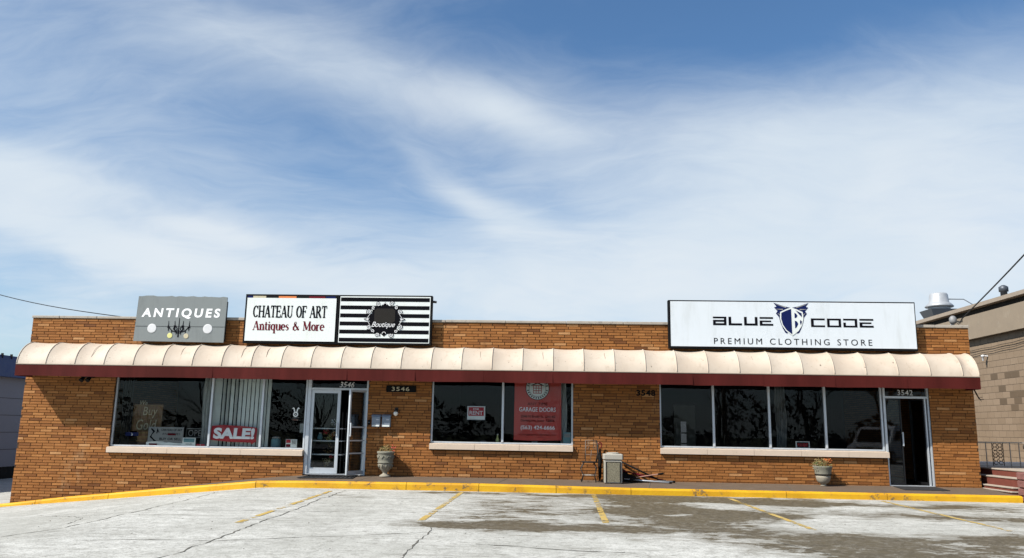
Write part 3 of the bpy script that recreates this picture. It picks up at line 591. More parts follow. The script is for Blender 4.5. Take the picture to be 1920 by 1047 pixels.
for sz_ in (-1, 1): bw.ribbon(arc(cx, cz + sz_ * .36, .045, 0, 3.14, 8), .014, SY - .021)
b.build('scrollwork', 'ink', t); bw.build('white_scroll', 'white', t)  # black and white scroll lines, both part of the badge print
MB().text('Boutique', -4.42, -3.83, 3.54, 3.71, SY - .022, .006, .45, .95).build('lettering', 'white', t)
MB().tube([(-2.93, -.12, 4.24), (-2.83, -.12, 4.23)], .03, 8).build('bolt', 'iron', t)
# clothing store sign
t = thing('shop_sign', 'wide pale panel reading BLUE CODE PREMIUM CLOTHING STORE with winged shield', 'sign', (5.83, -.1, 3.19), 'signboards above the awning')
b = MB(); b.box(2.88, 8.78, SY + .012, -.02, 3.15, 4.33); b.build('cabinet', 'black', t)
MB().box(2.93, 8.755, SY, SY + .011, 3.2, 4.3).build('face', 'sign_cool', t)
y = SY - .004
def blocky(s, x0, x1, z0, z1, y, gap=.16):
    n = len(s); wd = (x1 - x0) / (n + gap * (n - 1)); x = x0
    for c in s:
        b = MB(); R = {'B': [(0, 1, .80, 1), (0, .62, .40, .62), (0, 1, 0, .24), (0, .2, .24, .40), (.82, 1, .24, .40), (.82, 1, .62, .80)], 'L': [(0, .2, .24, 1), (0, 1, 0, .24)], 'U': [(0, .2, .24, 1), (0, 1, 0, .24), (.8, 1, .24, 1)],
             'E': [(0, 1, .8, 1), (0, .85, .42, .6), (0, 1, 0, .22), (0, .2, .22, .42)], 'C': [(0, 1, .8, 1), (0, .2, .2, .8), (0, 1, 0, .2)], 'O': [(0, 1, .8, 1), (0, .18, .2, .8), (0, 1, 0, .2), (.82, 1, .2, .8)], 'D': [(0, 1, .8, 1), (.82, 1, .2, .8), (0, 1, 0, .2), (0, .18, .2, .55)]}[c]
        if c == 'B': R[1] = (0, 1, .40, .62)
        for a, d, e, f in R: b.add([(x + a * wd, y, z0 + e * (z1 - z0)), (x + d * wd, y, z0 + e * (z1 - z0)), (x + d * wd, y, z0 + f * (z1 - z0)), (x + a * wd, y, z0 + f * (z1 - z0))], [(0, 1, 2, 3)])
        b.build('letter', 'ink', t); x += wd * (1 + gap)
blocky('BLUE', 3.95, 5.39, 3.72, 3.93, y); blocky('CODE', 6.29, 7.77, 3.70, 3.91, y)
letters(MB().text('PREMIUM CLOTHING STORE', 3.96, 7.71, 3.262, 3.41, y, .0, 0, 1.45, 1.1), 'ink', t)
sx0 = 5.835
for s_ in (-1, 1):
    b = MB(); b.plate([(sx0 + s_ * q[0], q[1]) for q in ((.0, 4.16), (.17, 4.20), (.42, 4.285), (.35, 4.19), (.41, 4.17), (.33, 4.08), (.37, 4.02), (.30, 3.93), (.27, 3.8), (.22, 3.66), (.17, 3.56), (.12, 3.53), (.1, 3.6))][::s_], y)
    w_ = b.build('wing', 'navy', t)
    b = MB()
    for j, (p_, q_) in enumerate((((.12, 4.17), (.37, 4.25)), ((.2, 4.12), (.36, 4.13)), ((.27, 3.98), (.33, 4.03)), ((.25, 3.86), (.28, 3.93)), ((.2, 3.68), (.25, 3.8)))): b.ribbon([(sx0 + s_ * p_[0], p_[1]), (sx0 + s_ * q_[0], q_[1])], [.028, .008], y - .003 - .0003 * j)
    b.build('feather_line', 'greyp', w_)
sh = [(0, 4.17), (.12, 4.13), (.27, 4.06), (.28, 3.9), (.24, 3.74), (.15, 3.6), (0, 3.48)]
MB().plate([(sx0 + x, z_) for x, z_ in sh] + [(sx0 - x, z_) for x, z_ in sh[-2:0:-1]], y - .006).build('shield_rim', 'sign_white', t)
MB().plate([(sx0 - .005 - x * .88, 3.82 + (z_ - 3.82) * .9) for x, z_ in sh], y - .009).build('shield_half', 'navy', t)
b = MB(); b.plate([(sx0 + .1, 4.1), (sx0 + .24, 4.03), (sx0 + .245, 3.93), (sx0 + .19, 3.99)], y - .009); b.plate([(sx0 + .07, 4.04), (sx0 + .11, 4.02), (sx0 + .14, 3.97), (sx0 + .11, 3.92), (sx0 + .07, 3.91)], y - .0095); b.plate([(sx0 + .07, 3.85), (sx0 + .12, 3.83), (sx0 + .15, 3.77), (sx0 + .11, 3.69), (sx0 + .07, 3.66)], y - .0095)
b.plate([(sx0 + .2, 3.87), (sx0 + .24, 3.83), (sx0 + .21, 3.74), (sx0 + .19, 3.8)], y - .0095); b.build('shield_letter', 'navy', t)

# ================================================================== ADDRESS MARKS AND WALL FITTINGS
t = thing('number_plaque', 'black plaque with pale number 3546 on brick beside the open door', 'plaque', (-3.645, 0, 2.0))
MB().box(-4.01, -3.28, -.028, -.006, 2.0, 2.16).build('plate', 'black', t); MB().text('3546', -3.88, -3.44, 2.03, 2.13, -.031, .01, 0, 1.15).build('numerals', 'cream', t)
t = tag(MB().text('3548', 2.1, 2.56, 2.0, 2.145, -.012, .03, 0, 1.08).build('house_number', 'black'), 'black number 3548 fixed to brick left of the wide window', 'house number')
tag(MB().text('3546', -5.21, -4.84, 2.1, 2.24, .092, .015, .25, 1.05).build('house_number', 'white'), 'white slanted number 3546 on the transom glass', 'house number')
tag(MB().text('3542', 8.34, 8.7, 2.11, 2.24, .092, .01, 0, 1.15).build('house_number', 'white'), 'white number 3542 above the dark right-hand door', 'house number')
for x0, lab in ((-4.32, 'grey metal mailbox nearest the door frame'), (-4.07, 'grey metal mailbox nearest the wall lamp')):
    t = thing('mailbox', lab, 'mailbox', (x0 + .105, -.01, 1.15), 'mailboxes beside the open door')
    MB().bbox(x0, x0 + .21, -.12, -.006, 1.15, 1.40, .012).build('body', 'mailbox', t); b = MB(); b.hexa([(x0 - .006, -.13, 1.40), (x0 + .216, -.13, 1.40), (x0 + .216, -.004, 1.40), (x0 - .006, -.004, 1.40), (x0 - .006, -.12, 1.425), (x0 + .216, -.12, 1.425), (x0 + .216, -.004, 1.46), (x0 - .006, -.004, 1.46)]); b.build('lid', 'mailbox', t)
    MB().box(x0 + .11, x0 + .18, -.126, -.121, 1.32, 1.335).build('card_slot', 'white', t); MB().box(x0 + .02, x0 + .19, -.126, -.121, 1.165, 1.20).build('label_strip', 'sign_white', t)
t = thing('wall_lamp', 'small wall lamp with pale globe above the mailboxes', 'lamp', (-3.74, -.01, 1.45)); MB().box(-3.78, -3.70, -.04, -.006, 1.5, 1.62).build('backplate', 'iron', t)
MB().lathe([(.01, -.06), (.05, -.03), (.06, 0), (.045, .04), (.02, .055)], 14, (-3.74, -.1, 1.48)).build('globe', 'lamp', t, True); MB().lathe([(.055, 0), (.03, .04), (.008, .07)], 12, (-3.74, -.1, 1.54)).build('cap', 'iron', t, True)
t = thing('door_bell_box', 'small black box on brick between door frame and mailboxes', 'bell', (-4.4, -.01, 1.2)); MB().bbox(-4.43, -4.37, -.04, -.006, 1.2, 1.32, .006).build('case', 'black', t); MB().disc(-4.4, 1.26, .012, -.043, 10).build('button', 'greyp', t)
t = thing('flood_lamp', 'dark twin floodlight under the awning on the left brick wall', 'lamp', (-11.5, -.1, 2.24)); MB().bbox(-11.66, -11.4, -.2, -.006, 2.24, 2.30, .01).build('bracket', 'iron', t)
for x in (-11.6, -11.44): MB().tube([(x, -.16, 2.24), (x - .02, -.24, 2.16)], [.035, .06], 12).build('lamp_head', 'black', t)

# ================================================================== IN THE WINDOWS
def board(name, label, cat, x0, x1, z0, z1, y, m, group=None, edge=None):
    t = thing(name, label, cat, ((x0 + x1) / 2, y, z0), group)
    if edge: MB().box(x0 - .015, x1 + .015, y + .001, y + .008, z0 - .015, z1 + .015).build('border', edge, t)
    MB().box(x0, x1, y - .006, y, z0, z1).build('card', m, t); return t
# SALE! banner
t = thing('sale_banner', 'red banner with white SALE! letters inside the window before the blinds', 'banner', (-7.8, .115, .73))
b = MB(); b.add([(x, .116, z_) for x, z_ in ((-8.38, .77), (-7.9, .73), (-7.36, .72), (-7.33, .68), (-7.27, .72), (-7.22, .74), (-7.21, 1.06), (-7.25, 1.09), (-7.6, 1.12), (-8.1, 1.14), (-8.36, 1.11))], [tuple(range(11))]); b.build('cloth', 'red', t)
MB().text('SALE!', -8.31, -7.27, .80, 1.07, .109, .05, .05, 1.02).build('lettering', 'bright', t)
# vertical blinds
t = thing('vertical_blind', 'pale grey vertical blind behind the SALE! banner', 'blind', (-7.75, .3, .6))
x = -8.34; k = 0
while x < -6.95:
    ang = (.35 + U(-.2, .2)) if k not in (1, 2, 4) else 1.05; wd = .078 if k else .2; ca, sa = math.cos(ang) * wd / 2, math.sin(ang) * wd / 2
    b = MB(); b.hexa([(x - ca, .25 - sa, .62), (x + ca, .25 + sa, .62), (x + ca, .254 + sa, .62), (x - ca, .254 - sa, .62), (x - ca, .25 - sa, 2.48), (x + ca, .25 + sa, 2.48), (x + ca, .254 + sa, 2.48), (x - ca, .254 - sa, 2.48)])
    b.build('slat', 'blind', t); x += .105 if k else .17; k += 1
MB().box(-8.45, -6.9, .21, .29, 2.48, 2.54).build('head_rail', 'blind', t)
def curtain(label, x0, x1, y, z0, z1, amp, n, group, m='fabric'):
    t = thing('curtain', label, 'curtain', ((x0 + x1) / 2, y, z0), group)
    MB().grid(lambda u, v: (x0 + (x1 - x0) * u + .02 * math.sin(7 * v + 5 * u), y + amp * math.sin(u * n * 6.28) * (.7 + .3 * v), z0 + (z1 - z0) * v), n * 8, 4).build('cloth', m, t, True)
    MB().tube([(x0 - .03, y, z1 + .02), (x1 + .03, y, z1 + .02)], .012).build('rod', 'alu', t)
curtain('sheer grey curtain at the right of the largest left pane', -8.78, -8.44, .45, .6, 2.45, .03, 4, 'window curtains'); curtain('dark sheer curtain at the left edge of the left shopfront', -10.9, -10.62, .5, .6, 2.45, .03, 4, 'window curtains', 'shade_metal')
curtain('pale narrow curtain beside the red garage door banner', .27, .42, .3, .82, 2.45, .02, 2, 'window curtains'); curtain('crumpled grey drape hanging in the wide right-hand window', 5.62, 5.88, .8, .8, 2.35, .03, 3, 'window curtains', 'drape')
# Buy Gold neon outline on a wicker screen
t = thing('neon_sign', 'unlit Buy Gold tube lettering before a woven screen in the left window', 'sign', (-10.3, .5, .6))
MB().box(-10.62, -9.86, .56, .58, .95, 1.62).build('screen', 'wood', t)
b = MB()
for i in range(9): b.box(-10.62 + i * .093, -10.612 + i * .093, .552, .559, .95, 1.62)
for i in range(8): b.box(-10.61, -9.87, .545, .551, .96 + i * .09, .968 + i * .09)
b.build('lattice', 'dry', t)
MB().text('Buy', -10.36, -9.98, 1.28, 1.56, .535, .004, .15, 1.05).build('lettering', 'gold', t); MB().text('Gold', -10.5, -9.98, .98, 1.24, .535, .004, .15, 1.0).build('lettering', 'gold', t); MB().text('We', -10.46, -10.26, 1.60, 1.72, .535, 0, .2).build('lettering', 'gold', t)
t = thing('wicker_basket', 'tall brown wicker basket on the ledge beside the silver sign', 'basket', (-10.18, .42, .55)); MB().lathe([(.12, 0), (.16, .1), (.19, .25), (.2, .4), (.18, .4), (.16, .15), (.11, .03)], 16, (-10.18, .42, .55)).build('body', 'wood', t)
b = MB()
for zz_ in (.6, .7, .8, .9): b.lathe([(.2, 0), (.205, .012), (.2, .024)], 16, (-10.18, .42, zz_))
b.build('band', 'dry', t)
t = board('window_sign', 'silver sign reading CHATEAU OF ART ANTIQUES BUY OR SELL in left window', 'sign', -10.0, -9.1, .6, 1.06, .2, 'greyp')
MB().text('CHATEAU OF ART', -9.67, -9.14, .965, 1.02, .191, .02).build('lettering', 'ink', t); MB().text('ANTIQUES', -9.64, -9.18, .86, .92, .191, 0, 0, 1.1).build('lettering', 'ink', t); MB().text('BUY OR SELL', -9.7, -9.14, .74, .80, .191, .02).build('lettering', 'ink', t)
b = MB(); b.ribbon([(-9.93, 1.02), (-9.85, .95), (-9.9, .88), (-9.93, .82), (-9.86, .76), (-9.8, .7)], [.03, .06, .02, .05, .03, .06], .191); b.ribbon([(-9.78, .9), (-9.76, 1.0), (-9.72, .92)], [.02, .08, .02], .1905); b.build('flourish', 'ink', t)
MB().grid(lambda u, v: (-10.02 + .93 * u, .188 - .02 * math.sin(9 * u) * v - .01, .6 + .09 * v + .02 * math.sin(5 * u)), 16, 3).build('paper_roll', 'sign_white', t)
for x, z_ in ((-9.38, .885), (-9.83, .635)): MB().box(x - .1, x + .1, .150, .156, z_ - .022, z_ + .022).build('sticker', 'maroon', t)
t = board('window_sticker', 'small blue accessibility sticker low in the left window', 'sticker', -10.53, -10.2, .83, .92, .112, 'navy'); b = MB(); b.ribbon(arc(-10.37, .865, .022, -2.4, 1.2, 8), .012, .104); b.ribbon([(-10.375, .91), (-10.375, .875), (-10.35, .87)], .012, .1035); b.build('wheelchair_mark', 'white', t)
t = thing('open_sign', 'unlit OPEN tube sign at the foot of the left window', 'sign', (-8.8, .3, .62)); MB().text('OPEN', -9.02, -8.56, .85, 1.0, .29, -.012, 0, 1.08).build('lettering', 'greyp', t)
b = MB(); b.ribbon([(-9.08, .82), (-8.5, .82), (-8.5, 1.03), (-9.08, 1.03), (-9.08, .82)], .012, .3); b.build('outline', 'greyp', t); MB().tube([(-8.8, .31, .82), (-8.8, .31, .6)], .008).build('stand', 'iron', t)
t = board('notice_card', 'white notice card with blue panel beside the silver sign', 'card', -9.09, -8.76, .6, .81, .16, 'sign_white', 'small cards on the window ledges'); MB().box(-9.06, -8.79, .150, .153, .70, .79).build('printed_panel', 'teal', t); MB().text('HOURS', -9.0, -8.84, .64, .675, .151).build('lettering', 'ink', t)
t = board('notice_card', 'small red card at the foot of the first mullion', 'card', -8.73, -8.52, .6, .66, .16, 'red', 'small cards on the window ledges'); MB().disc(-8.63, .64, .012, .152, 10).build('star', 'white', t)
t = thing('window_decal', 'white winged emblem decal on the pane left of the open door', 'decal', (-6.27, .094, 1.27)); b = MB()
for s_ in (-1, 1): b.plate([(-6.27 + s_ * a_, c_) for a_, c_ in ((.01, 1.48), (.03, 1.56), (.06, 1.6), (.1, 1.56), (.06, 1.555), (.045, 1.49))][::s_], .094)
b.ribbon(arc(-6.27, 1.425, .05, 0, 6.28, 18), .03, .0935); b.disc(-6.27, 1.425, .014, .0932, 10); b.build('emblem', 'sign_white', t)
MB().text('LIBERTY', -6.35, -6.19, 1.325, 1.35, .094).build('lettering', 'greyp', t); MB().text('COINS', -6.34, -6.2, 1.275, 1.30, .094).build('lettering', 'pink', t)
t = board('notice_card', 'pair of red and white cards under the winged decal', 'card', -6.48, -6.2, .62, .82, .13, 'sign_white', 'small cards on the window ledges'); MB().box(-6.47, -6.36, .121, .1235, .73, .81).build('printed_panel', 'red', t); MB().box(-6.47, -6.36, .121, .1235, .63, .70).build('printed_panel', 'maroon', t); MB().text('OPEN DAILY', -6.33, -6.22, .70, .79, .1215).build('lettering', 'ink', t)
t = thing('glass_jar', 'grey lidded jar standing on the ledge left of the door', 'jar', (-6.82, .4, .55)); MB().lathe([(.11, 0), (.12, .05), (.12, .24), (.09, .28)], 16, (-6.82, .4, .55)).build('body', 'teal', t, True); MB().lathe([(.1, 0), (.1, .03), (.03, .05)], 16, (-6.82, .4, .83)).build('lid', 'greyp', t)
t = board('picture_card', 'grey framed picture propped beside the door post', 'picture', -6.22, -6.02, .98, 1.2, .35, 'fabric', None, 'shade_metal')
MB().tube([(-6.12, .38, .98), (-6.12, .45, .55)], .01).build('easel_leg', 'wood', t)
# FOR RENT signs
t = board('rent_sign', 'red and white FOR RENT sign on the middle window glass', 'sign', -2.0, -1.59, 1.38, 1.68, .12, 'sign_white', 'FOR RENT signs', 'white'); MB().box(-1.985, -1.605, .110, .113, 1.46, 1.67).build('red_field', 'red', t); MB().text('FOR', -1.87, -1.72, 1.60, 1.645, .1085, .02).build('lettering', 'white', t); MB().text('RENT', -1.96, -1.63, 1.485, 1.58, .1085, .015).build('lettering', 'white', t)
t = board('rent_sign', 'small FOR RENT sign on the ledge of the wide right window', 'sign', 5.91, 6.21, .8, .97, .15, 'sign_white', 'FOR RENT signs', 'white'); MB().box(5.92, 6.2, .140, .143, .84, .965).build('red_field', 'ink', t); MB().text('FOR RENT', 5.94, 6.18, .86, .94, .1385, .02).build('lettering', 'red', t)
# red garage-door banner
t = thing('shop_banner', 'tall red GARAGE DOORS banner with phone number in the middle window', 'banner', (-.28, .14, .9))
MB().grid(lambda u, v: (-.86 + 1.14 * u + .02 * (1 - v) * (u - .3), .145 + .008 * math.sin(6 * u + 3 * v), .9 + 1.53 * v - .01 * math.sin(4 * u)), 16, 16).build('cloth', 'banner', t, True)
cx, cz, y = -.30, 2.155, .126
MB().disc(cx, cz, .29, y, 40).build('logo_ring', 'ink', t); b = MB(); b.disc(cx, cz, .275, y - .002, 40); b.build('logo_disc', 'sign_white', t); MB().ribbon(arc(cx, cz, .205, 0, 6.2832, 40), .008, y - .004).build('logo_circle', 'ink', t)
b = MB()
for i in range(26):
    a = 2 * math.pi * i / 26
    if i % 13: b.plate([(cx + .24 * math.cos(a) + dx_ * math.sin(a) + dz_ * math.cos(a), cz + .24 * math.sin(a) - dx_ * math.cos(a) + dz_ * math.sin(a)) for dx_, dz_ in ((-.017, -.02), (.017, -.02), (.012, .02), (-.012, .02))], y - .004)
b.build('logo_lettering', 'ink', t)
b = MB(); b.plate([(cx - .17, cz + .06), (cx, cz + .15), (cx + .17, cz + .06), (cx + .13, cz + .06), (cx, cz + .11), (cx - .13, cz + .06)], y - .005); b.build('logo_roof', 'ink', t)
MB().plate([(cx - .105, cz - .13), (cx + .105, cz - .13), (cx + .105, cz + .07), (cx - .105, cz + .07)], y - .005).build('logo_door', 'red', t)
for i in range(3):
    for j in range(3): MB().plate([(cx - .09 + i * .065 + q[0], cz - .115 + j * .062 + q[1]) for q in ((0, 0), (.05, 0), (.05, .045), (0, .045))], y - .0065).build('logo_pane', 'sign_white', t)
for s_, x0, x1, z0, z1, m, bo in (('ANY TIME', -.54, -.05, 1.735, 1.805, 'ink', -.005), ('GARAGE DOORS', -.74, .15, 1.585, 1.69, 'bright', .006), ('3546 N Brady St, Unit #2', -.70, .14, 1.42, 1.50, 'ink', .005), ('Davenport, Iowa  52806', -.70, .12, 1.325, 1.40, 'ink', .005), ('(563) 424-6666', -.70, .13, 1.13, 1.25, 'bright', .012), ('anytimegaragedoorsdavenport.com', -.74, .16, 1.005, 1.05, 'ink', .0)):
    MB().text(s_, x0, x1, z0, z1, .126, bo).build('lettering', m, t)
t = board('poster', 'small teal poster in the corner right of the red banner', 'poster', .34, .52, .82, 1.1, .16, 'teal'); MB().box(.36, .5, .150, .153, .98, 1.07).build('printed_panel', 'greyp', t)
for i, (x, m, lab) in enumerate(((-2.78, 'red', 'small red box at the left end of the middle window ledge'), (-1.62, 'greyp', 'low grey box on the ledge under the FOR RENT sign'), (-1.02, 'pink', 'small pink box on the ledge right of the middle mullion'), (-.36, 'sign_white', 'white box peeping out below the red banner'))):
    t = thing('display_box', lab, 'box', (x, .3, .77), 'little boxes on the middle ledge'); MB().bbox(x - .07, x + .07, .24, .34, .771, .84 + .02 * (i % 2), .006).build('body', m, t); MB().box(x - .05, x + .05, .235, .239, .785, .815).build('label_patch', 'white', t)
t = thing('bottle', 'pale yellow bottle left of the middle window mullion', 'bottle', (-1.27, .3, .77)); MB().lathe([(.04, 0), (.045, .02), (.045, .13), (.02, .18), (.018, .24)], 14, (-1.27, .3, .771)).build('body', 'yellowish', t, True); MB().lathe([(.022, 0), (.022, .025)], 12, (-1.27, .3, 1.01)).build('cap', 'white', t)
# display rack behind the closed door leaf
t = thing('display_rack', 'white rack of wreaths behind the closed glass door', 'rack', (-5.52, .7, 0))
for z_ in (.45, .78, 1.08): MB().box(-5.95, -5.1, .2, .6, z_, z_ + .025).build('shelf', 'white', t)
for x in (-5.93, -5.12):
    for y_ in (.22, .58): MB().box(x - .012, x + .012, y_ - .012, y_ + .012, -.006, 1.5).build('upright', 'iron', t)
def leafy(b, cx, cy, cz, rx, ry, rz, n, s0, s1, hemi=False):
    for i in range(n):
        while True:
            p = V((U(-1, 1), U(-1, 1), U(0 if hemi else -1, 1)))
            if p.length < 1: break
        c = V((cx + p.x * rx, cy + p.y * ry, cz + p.z * rz)); d = V((U(-1, 1), U(-1, 1), U(-.3, 1))).normalized(); e = d.orthogonal().normalized() ; s_ = U(s0, s1)
        b.add([c - e * s_ * .35, c + d * s_ * .5, c + e * s_ * .35, c + d * s_ * 1.1 - V((0, 0, s_ * .15))][0:4], [(0, 1, 3), (1, 2, 3)])
for x, z_, r, m1, m2, lab in ((-5.33, 1.25, .10, 'bright', 'plant', 'white flower bunch on the top rack shelf'), (-5.52, 1.02, .07, 'flower_red', 'dry', 'red flower bunch under the top rack shelf'), (-5.34, .98, .07, 'cream', 'flower_orange', 'orange and cream flower bunch under the top rack shelf'),
                          (-5.45, .86, .07, 'yellowish', 'dry', 'yellow flower bunch on the second rack shelf'), (-5.42, .60, .14, 'dry', 'wood', 'wide dried wreath on the lower rack shelf'), (-5.36, .40, .05, 'flower_red', 'plant', 'single red rose under the lowest rack shelf'), (-5.47, .30, .10, 'cream', 'dry', 'cream flower bunch low in the rack')):
    t = thing('flower_bunch', lab, 'flowers', (x, .24, z_), 'flower bunches behind the door glass'); b = MB(); leafy(b, x, .24, z_, r, .06, r, 34, .03, .055); b.build('petals', m1, t); b = MB(); leafy(b, x, .27, z_ - .03, r * 1.25, .06, r, 30, .03, .07); b.build('leaves', m2, t)
t = thing('blue_vase', 'small blue vase on the second rack shelf', 'vase', (-5.72, .5, .92)); MB().lathe([(.05, 0), (.07, .05), (.05, .12), (.03, .15)], 14, (-5.72, .42, .82)).build('body', 'teal', t, True); MB().lathe([(.035, 0), (.04, .02)], 14, (-5.72, .42, .97)).build('rim', 'white', t)
# ceiling lights in the right shop
for x, y_, lab in ((4.6, 2.6, 'lit ceiling tube nearest the second pane of the wide window'), (3.5, 3.6, 'lit ceiling tube deep behind the first pane of the wide window'), (6.2, 4.2, 'lit ceiling tube deep behind the third pane of the wide window')):
    t = thing('ceiling_light', lab, 'ceiling light', (x, y_, 2.8), 'ceiling tubes in the right shop'); MB().box(x - .6, x + .6, y_ - .08, y_ + .08, 2.84, 2.899).build('housing', 'white', t); MB().tube([(x - .58, y_, 2.815), (x + .58, y_, 2.815)], .02, 8).build('tube', 'tube_light', t)

t = thing('back_door', 'pale glazed back door glimpsed deep in the first pane of the wide window', 'door', (4.55, 7.95, 0)); MB().box(4.2, 4.9, 7.93, 7.99, 0, 2.05).build('leaf', 'greyp', t)
for z0, z1 in ((1.15, 1.5), (.8, 1.1), (.3, .75)): MB().box(4.42, 4.6, 7.92, 7.929, z0, z1).build('lit_pane', 'daylight_pane', t)
# ================================================================== ON THE PAVEMENT
zp = lambda x, y: lerp(KT, x) + (lerp(WT, x) - lerp(KT, x)) * (y + 1.35) / 1.39 + .001
# left urn
ux, uy = -3.91, -.235; uz = zp(ux, uy)
t = thing('stone_urn', 'tall weathered stone urn with relief and faded flowers beside the open door', 'urn', (ux, uy, uz), 'planted urns on the pavement')
MB().lathe([(.13, 0), (.135, .02), (.12, .04), (.06, .075), (.055, .10), (.09, .14), (.14, .2), (.165, .28), (.17, .31)], 28, (ux, uy, uz)).build('base', 'urn_pale', t, True)
MB().lathe([(.175, .31), (.19, .325), (.19, .345), (.175, .36), (.185, .40), (.195, .5), (.19, .53), (.205, .545), (.215, .57), (.205, .595), (.18, .6), (.16, .57)], 28, (ux, uy, uz)).build('bowl', 'urn', t, True)
b = MB()
for k in range(10):
    a = k * .628; c = V((ux + .19 * math.cos(a), uy + .19 * math.sin(a), uz)); d = V((-math.sin(a), math.cos(a), 0))
    b.tube([c + V((0, 0, .5)) - d * .05, c + V((0, 0, .43)) , c + V((0, 0, .5)) + d * .05], .014, 5); b.tube([c * 1 + V((-.02 * math.cos(a), -.02 * math.sin(a), .29)), c + V((-.035 * math.cos(a), -.035 * math.sin(a), .2))], [.022, .008], 5)
b.build('garland_relief', 'urn', t, True)
b = MB(); leafy(b, ux, uy, uz + .6, .17, .15, .15, 170, .03, .07, True); b.build('dry_foliage', 'dry', t)
b = MB(); leafy(b, ux + .02, uy, uz + .6, .17, .15, .13, 90, .03, .06, True); b.build('green_foliage', 'plant', t)
b = MB(); leafy(b, ux + .17, uy - .02, uz + .64, .06, .06, .1, 46, .025, .045); b.build('red_flowers', 'flower_red', t)
# right urn
ux, uy = 6.37, -.25; uz = zp(ux, uy)
t = thing('stone_urn', 'small rounded stone urn with dry orange flowers below the wide window', 'urn', (ux, uy, uz), 'planted urns on the pavement')
MB().lathe([(.07, 0), (.075, .015), (.05, .03), (.07, .05), (.12, .08), (.15, .13), (.165, .19), (.165, .235)], 28, (ux, uy, uz)).build('base', 'urn_pale', t, True)
MB().lathe([(.16, .235), (.165, .25), (.18, .265), (.18, .285), (.185, .33), (.2, .40), (.215, .43), (.215, .45), (.19, .455), (.17, .43)], 28, (ux, uy, uz), 14, .018).build('bowl', 'urn', t, True)
b = MB(); b.lathe([(.182, .25), (.187, .262), (.182, .274)], 28, (ux, uy, uz)); b.build('rim_band', 'shade_metal', t, True)
b = MB(); leafy(b, ux - .03, uy, uz + .45, .23, .18, .2, 200, .03, .075, True); b.build('dry_foliage', 'dry', t)
b = MB(); leafy(b, ux - .04, uy - .02, uz + .42, .24, .2, .17, 170, .03, .07, True); b.build('green_foliage', 'plant', t)
b = MB(); leafy(b, ux + .12, uy - .04, uz + .58, .1, .08, .06, 60, .03, .05); b.build('orange_flowers', 'flower_orange', t)
b = MB(); leafy(b, ux - .2, uy - .08, uz + .42, .09, .08, .1, 30, .025, .045); b.build('pale_flowers', 'cream', t)
# litter bin
bx0, by0 = 1.255, -.7; bz = zp(1.48, -.47)
t = thing('litter_bin', 'beige square litter bin with pebble panels beside the iron chair', 'bin', (1.48, -.47, bz))
MB().bbox(1.275, 1.685, -.68, -.27, bz, bz + .52, .015).build('body', 'binframe', t)
for q in ((1.335, 1.625, -.688, -.681, bz + .03, bz + .47), (1.335, 1.625, -.269, -.262, bz + .03, bz + .47), (1.267, 1.274, -.62, -.33, bz + .03, bz + .47), (1.686, 1.693, -.62, -.33, bz + .03, bz + .47)): MB().box(*q).build('pebble_panel', 'aggregate', t)
b = MB()
for x in (1.32, 1.64): b.box(x - .012, x + .012, -.692, -.681, bz + .02, bz + .485)
b.box(1.332, 1.628, -.692, -.681, bz + .473, bz + .485); b.build('panel_trim', 'shade_metal', t)
MB().bbox(1.255, 1.705, -.70, -.25, bz + .522, bz + .66, .02).build('lid', 'binframe', t); MB().lathe([(.17, 0), (.13, .03), (.125, .02)], 24, (1.48, -.47, bz + .661)).build('lid_ring', 'binframe', t, True); MB().lathe([(.12, 0), (.12, .012)], 20, (1.48, -.47, bz + .662)).build('opening', 'black', t)
# wrought-iron chair
cz = zp(1.0, -.4); cy = -.42; cx = .98
t = thing('iron_chair', 'wrought-iron garden chair with scrolled back against the brick wall', 'chair', (cx, cy, cz))
seat = MB(); seat.lathe([(.19, 0), (.2, .01), (.2, .025), (.19, .03)], 20, (cx - .03, cy, cz + .44)); seat.build('seat', 'iron', t)
for dx_, dy_ in ((-.17, -.14), (.12, -.15), (-.17, .14), (.14, .15)):
    MB().tube([(cx - .03 + dx_ * .8, cy + dy_ * .8, cz + .44), (cx - .03 + dx_ * 1.25, cy + dy_, cz + .3), (cx - .03 + dx_ * .85, cy + dy_, cz + .15), (cx - .03 + dx_ * 1.15, cy + dy_ * 1.1, cz + .002)], .011, 6).build('leg', 'iron', t, True)
b = MB(); b.tube([(cx - .03 + .17 * math.cos(a * .5236), cy + .15 * math.sin(a * .5236), cz + .16) for a in range(13)], .009, 5); b.build('stretcher_ring', 'railing', t, True)
for s_ in (-.13, .13): MB().tube([(cx + .12 - (.0 if s_ > 0 else .0), cy + s_, cz + .45), (cx + .16, cy + s_, cz + .65), (cx + .15, cy + s_ * .95, cz + .85), (cx + .13, cy + s_ * .3, cz + .95)], .012, 6).build('back_post', 'iron', t, True)
b = MB()
for s_ in (-1, 1):
    for z_, r in ((.6, .06), (.74, .05), (.85, .045)): b.tube([(cx + .155, cy + s_ * (.012 + r * .5) + r * .6 * q[0], cz + z_ + r * .8 * q[1]) for q in [(math.cos(a * .7) * (1 - a * .06), math.sin(a * .7) * (1 - a * .06)) for a in range(11)]], .006, 5)
b.build('back_scroll', 'iron', t, True)
b = MB()          # side scrolls as seen from the lot
for z_, r in ((.78, .09), (.88, .06)):
    for s_ in (-1, 1): b.tube([(cx + .02 + s_ * (.05 + r * .4) + r * .6 * math.cos(a * .7) * (1 - a * .06), cy + .19, cz + z_ + r * .7 * math.sin(a * .7) * (1 - a * .06)) for a in range(11)], .006, 5)
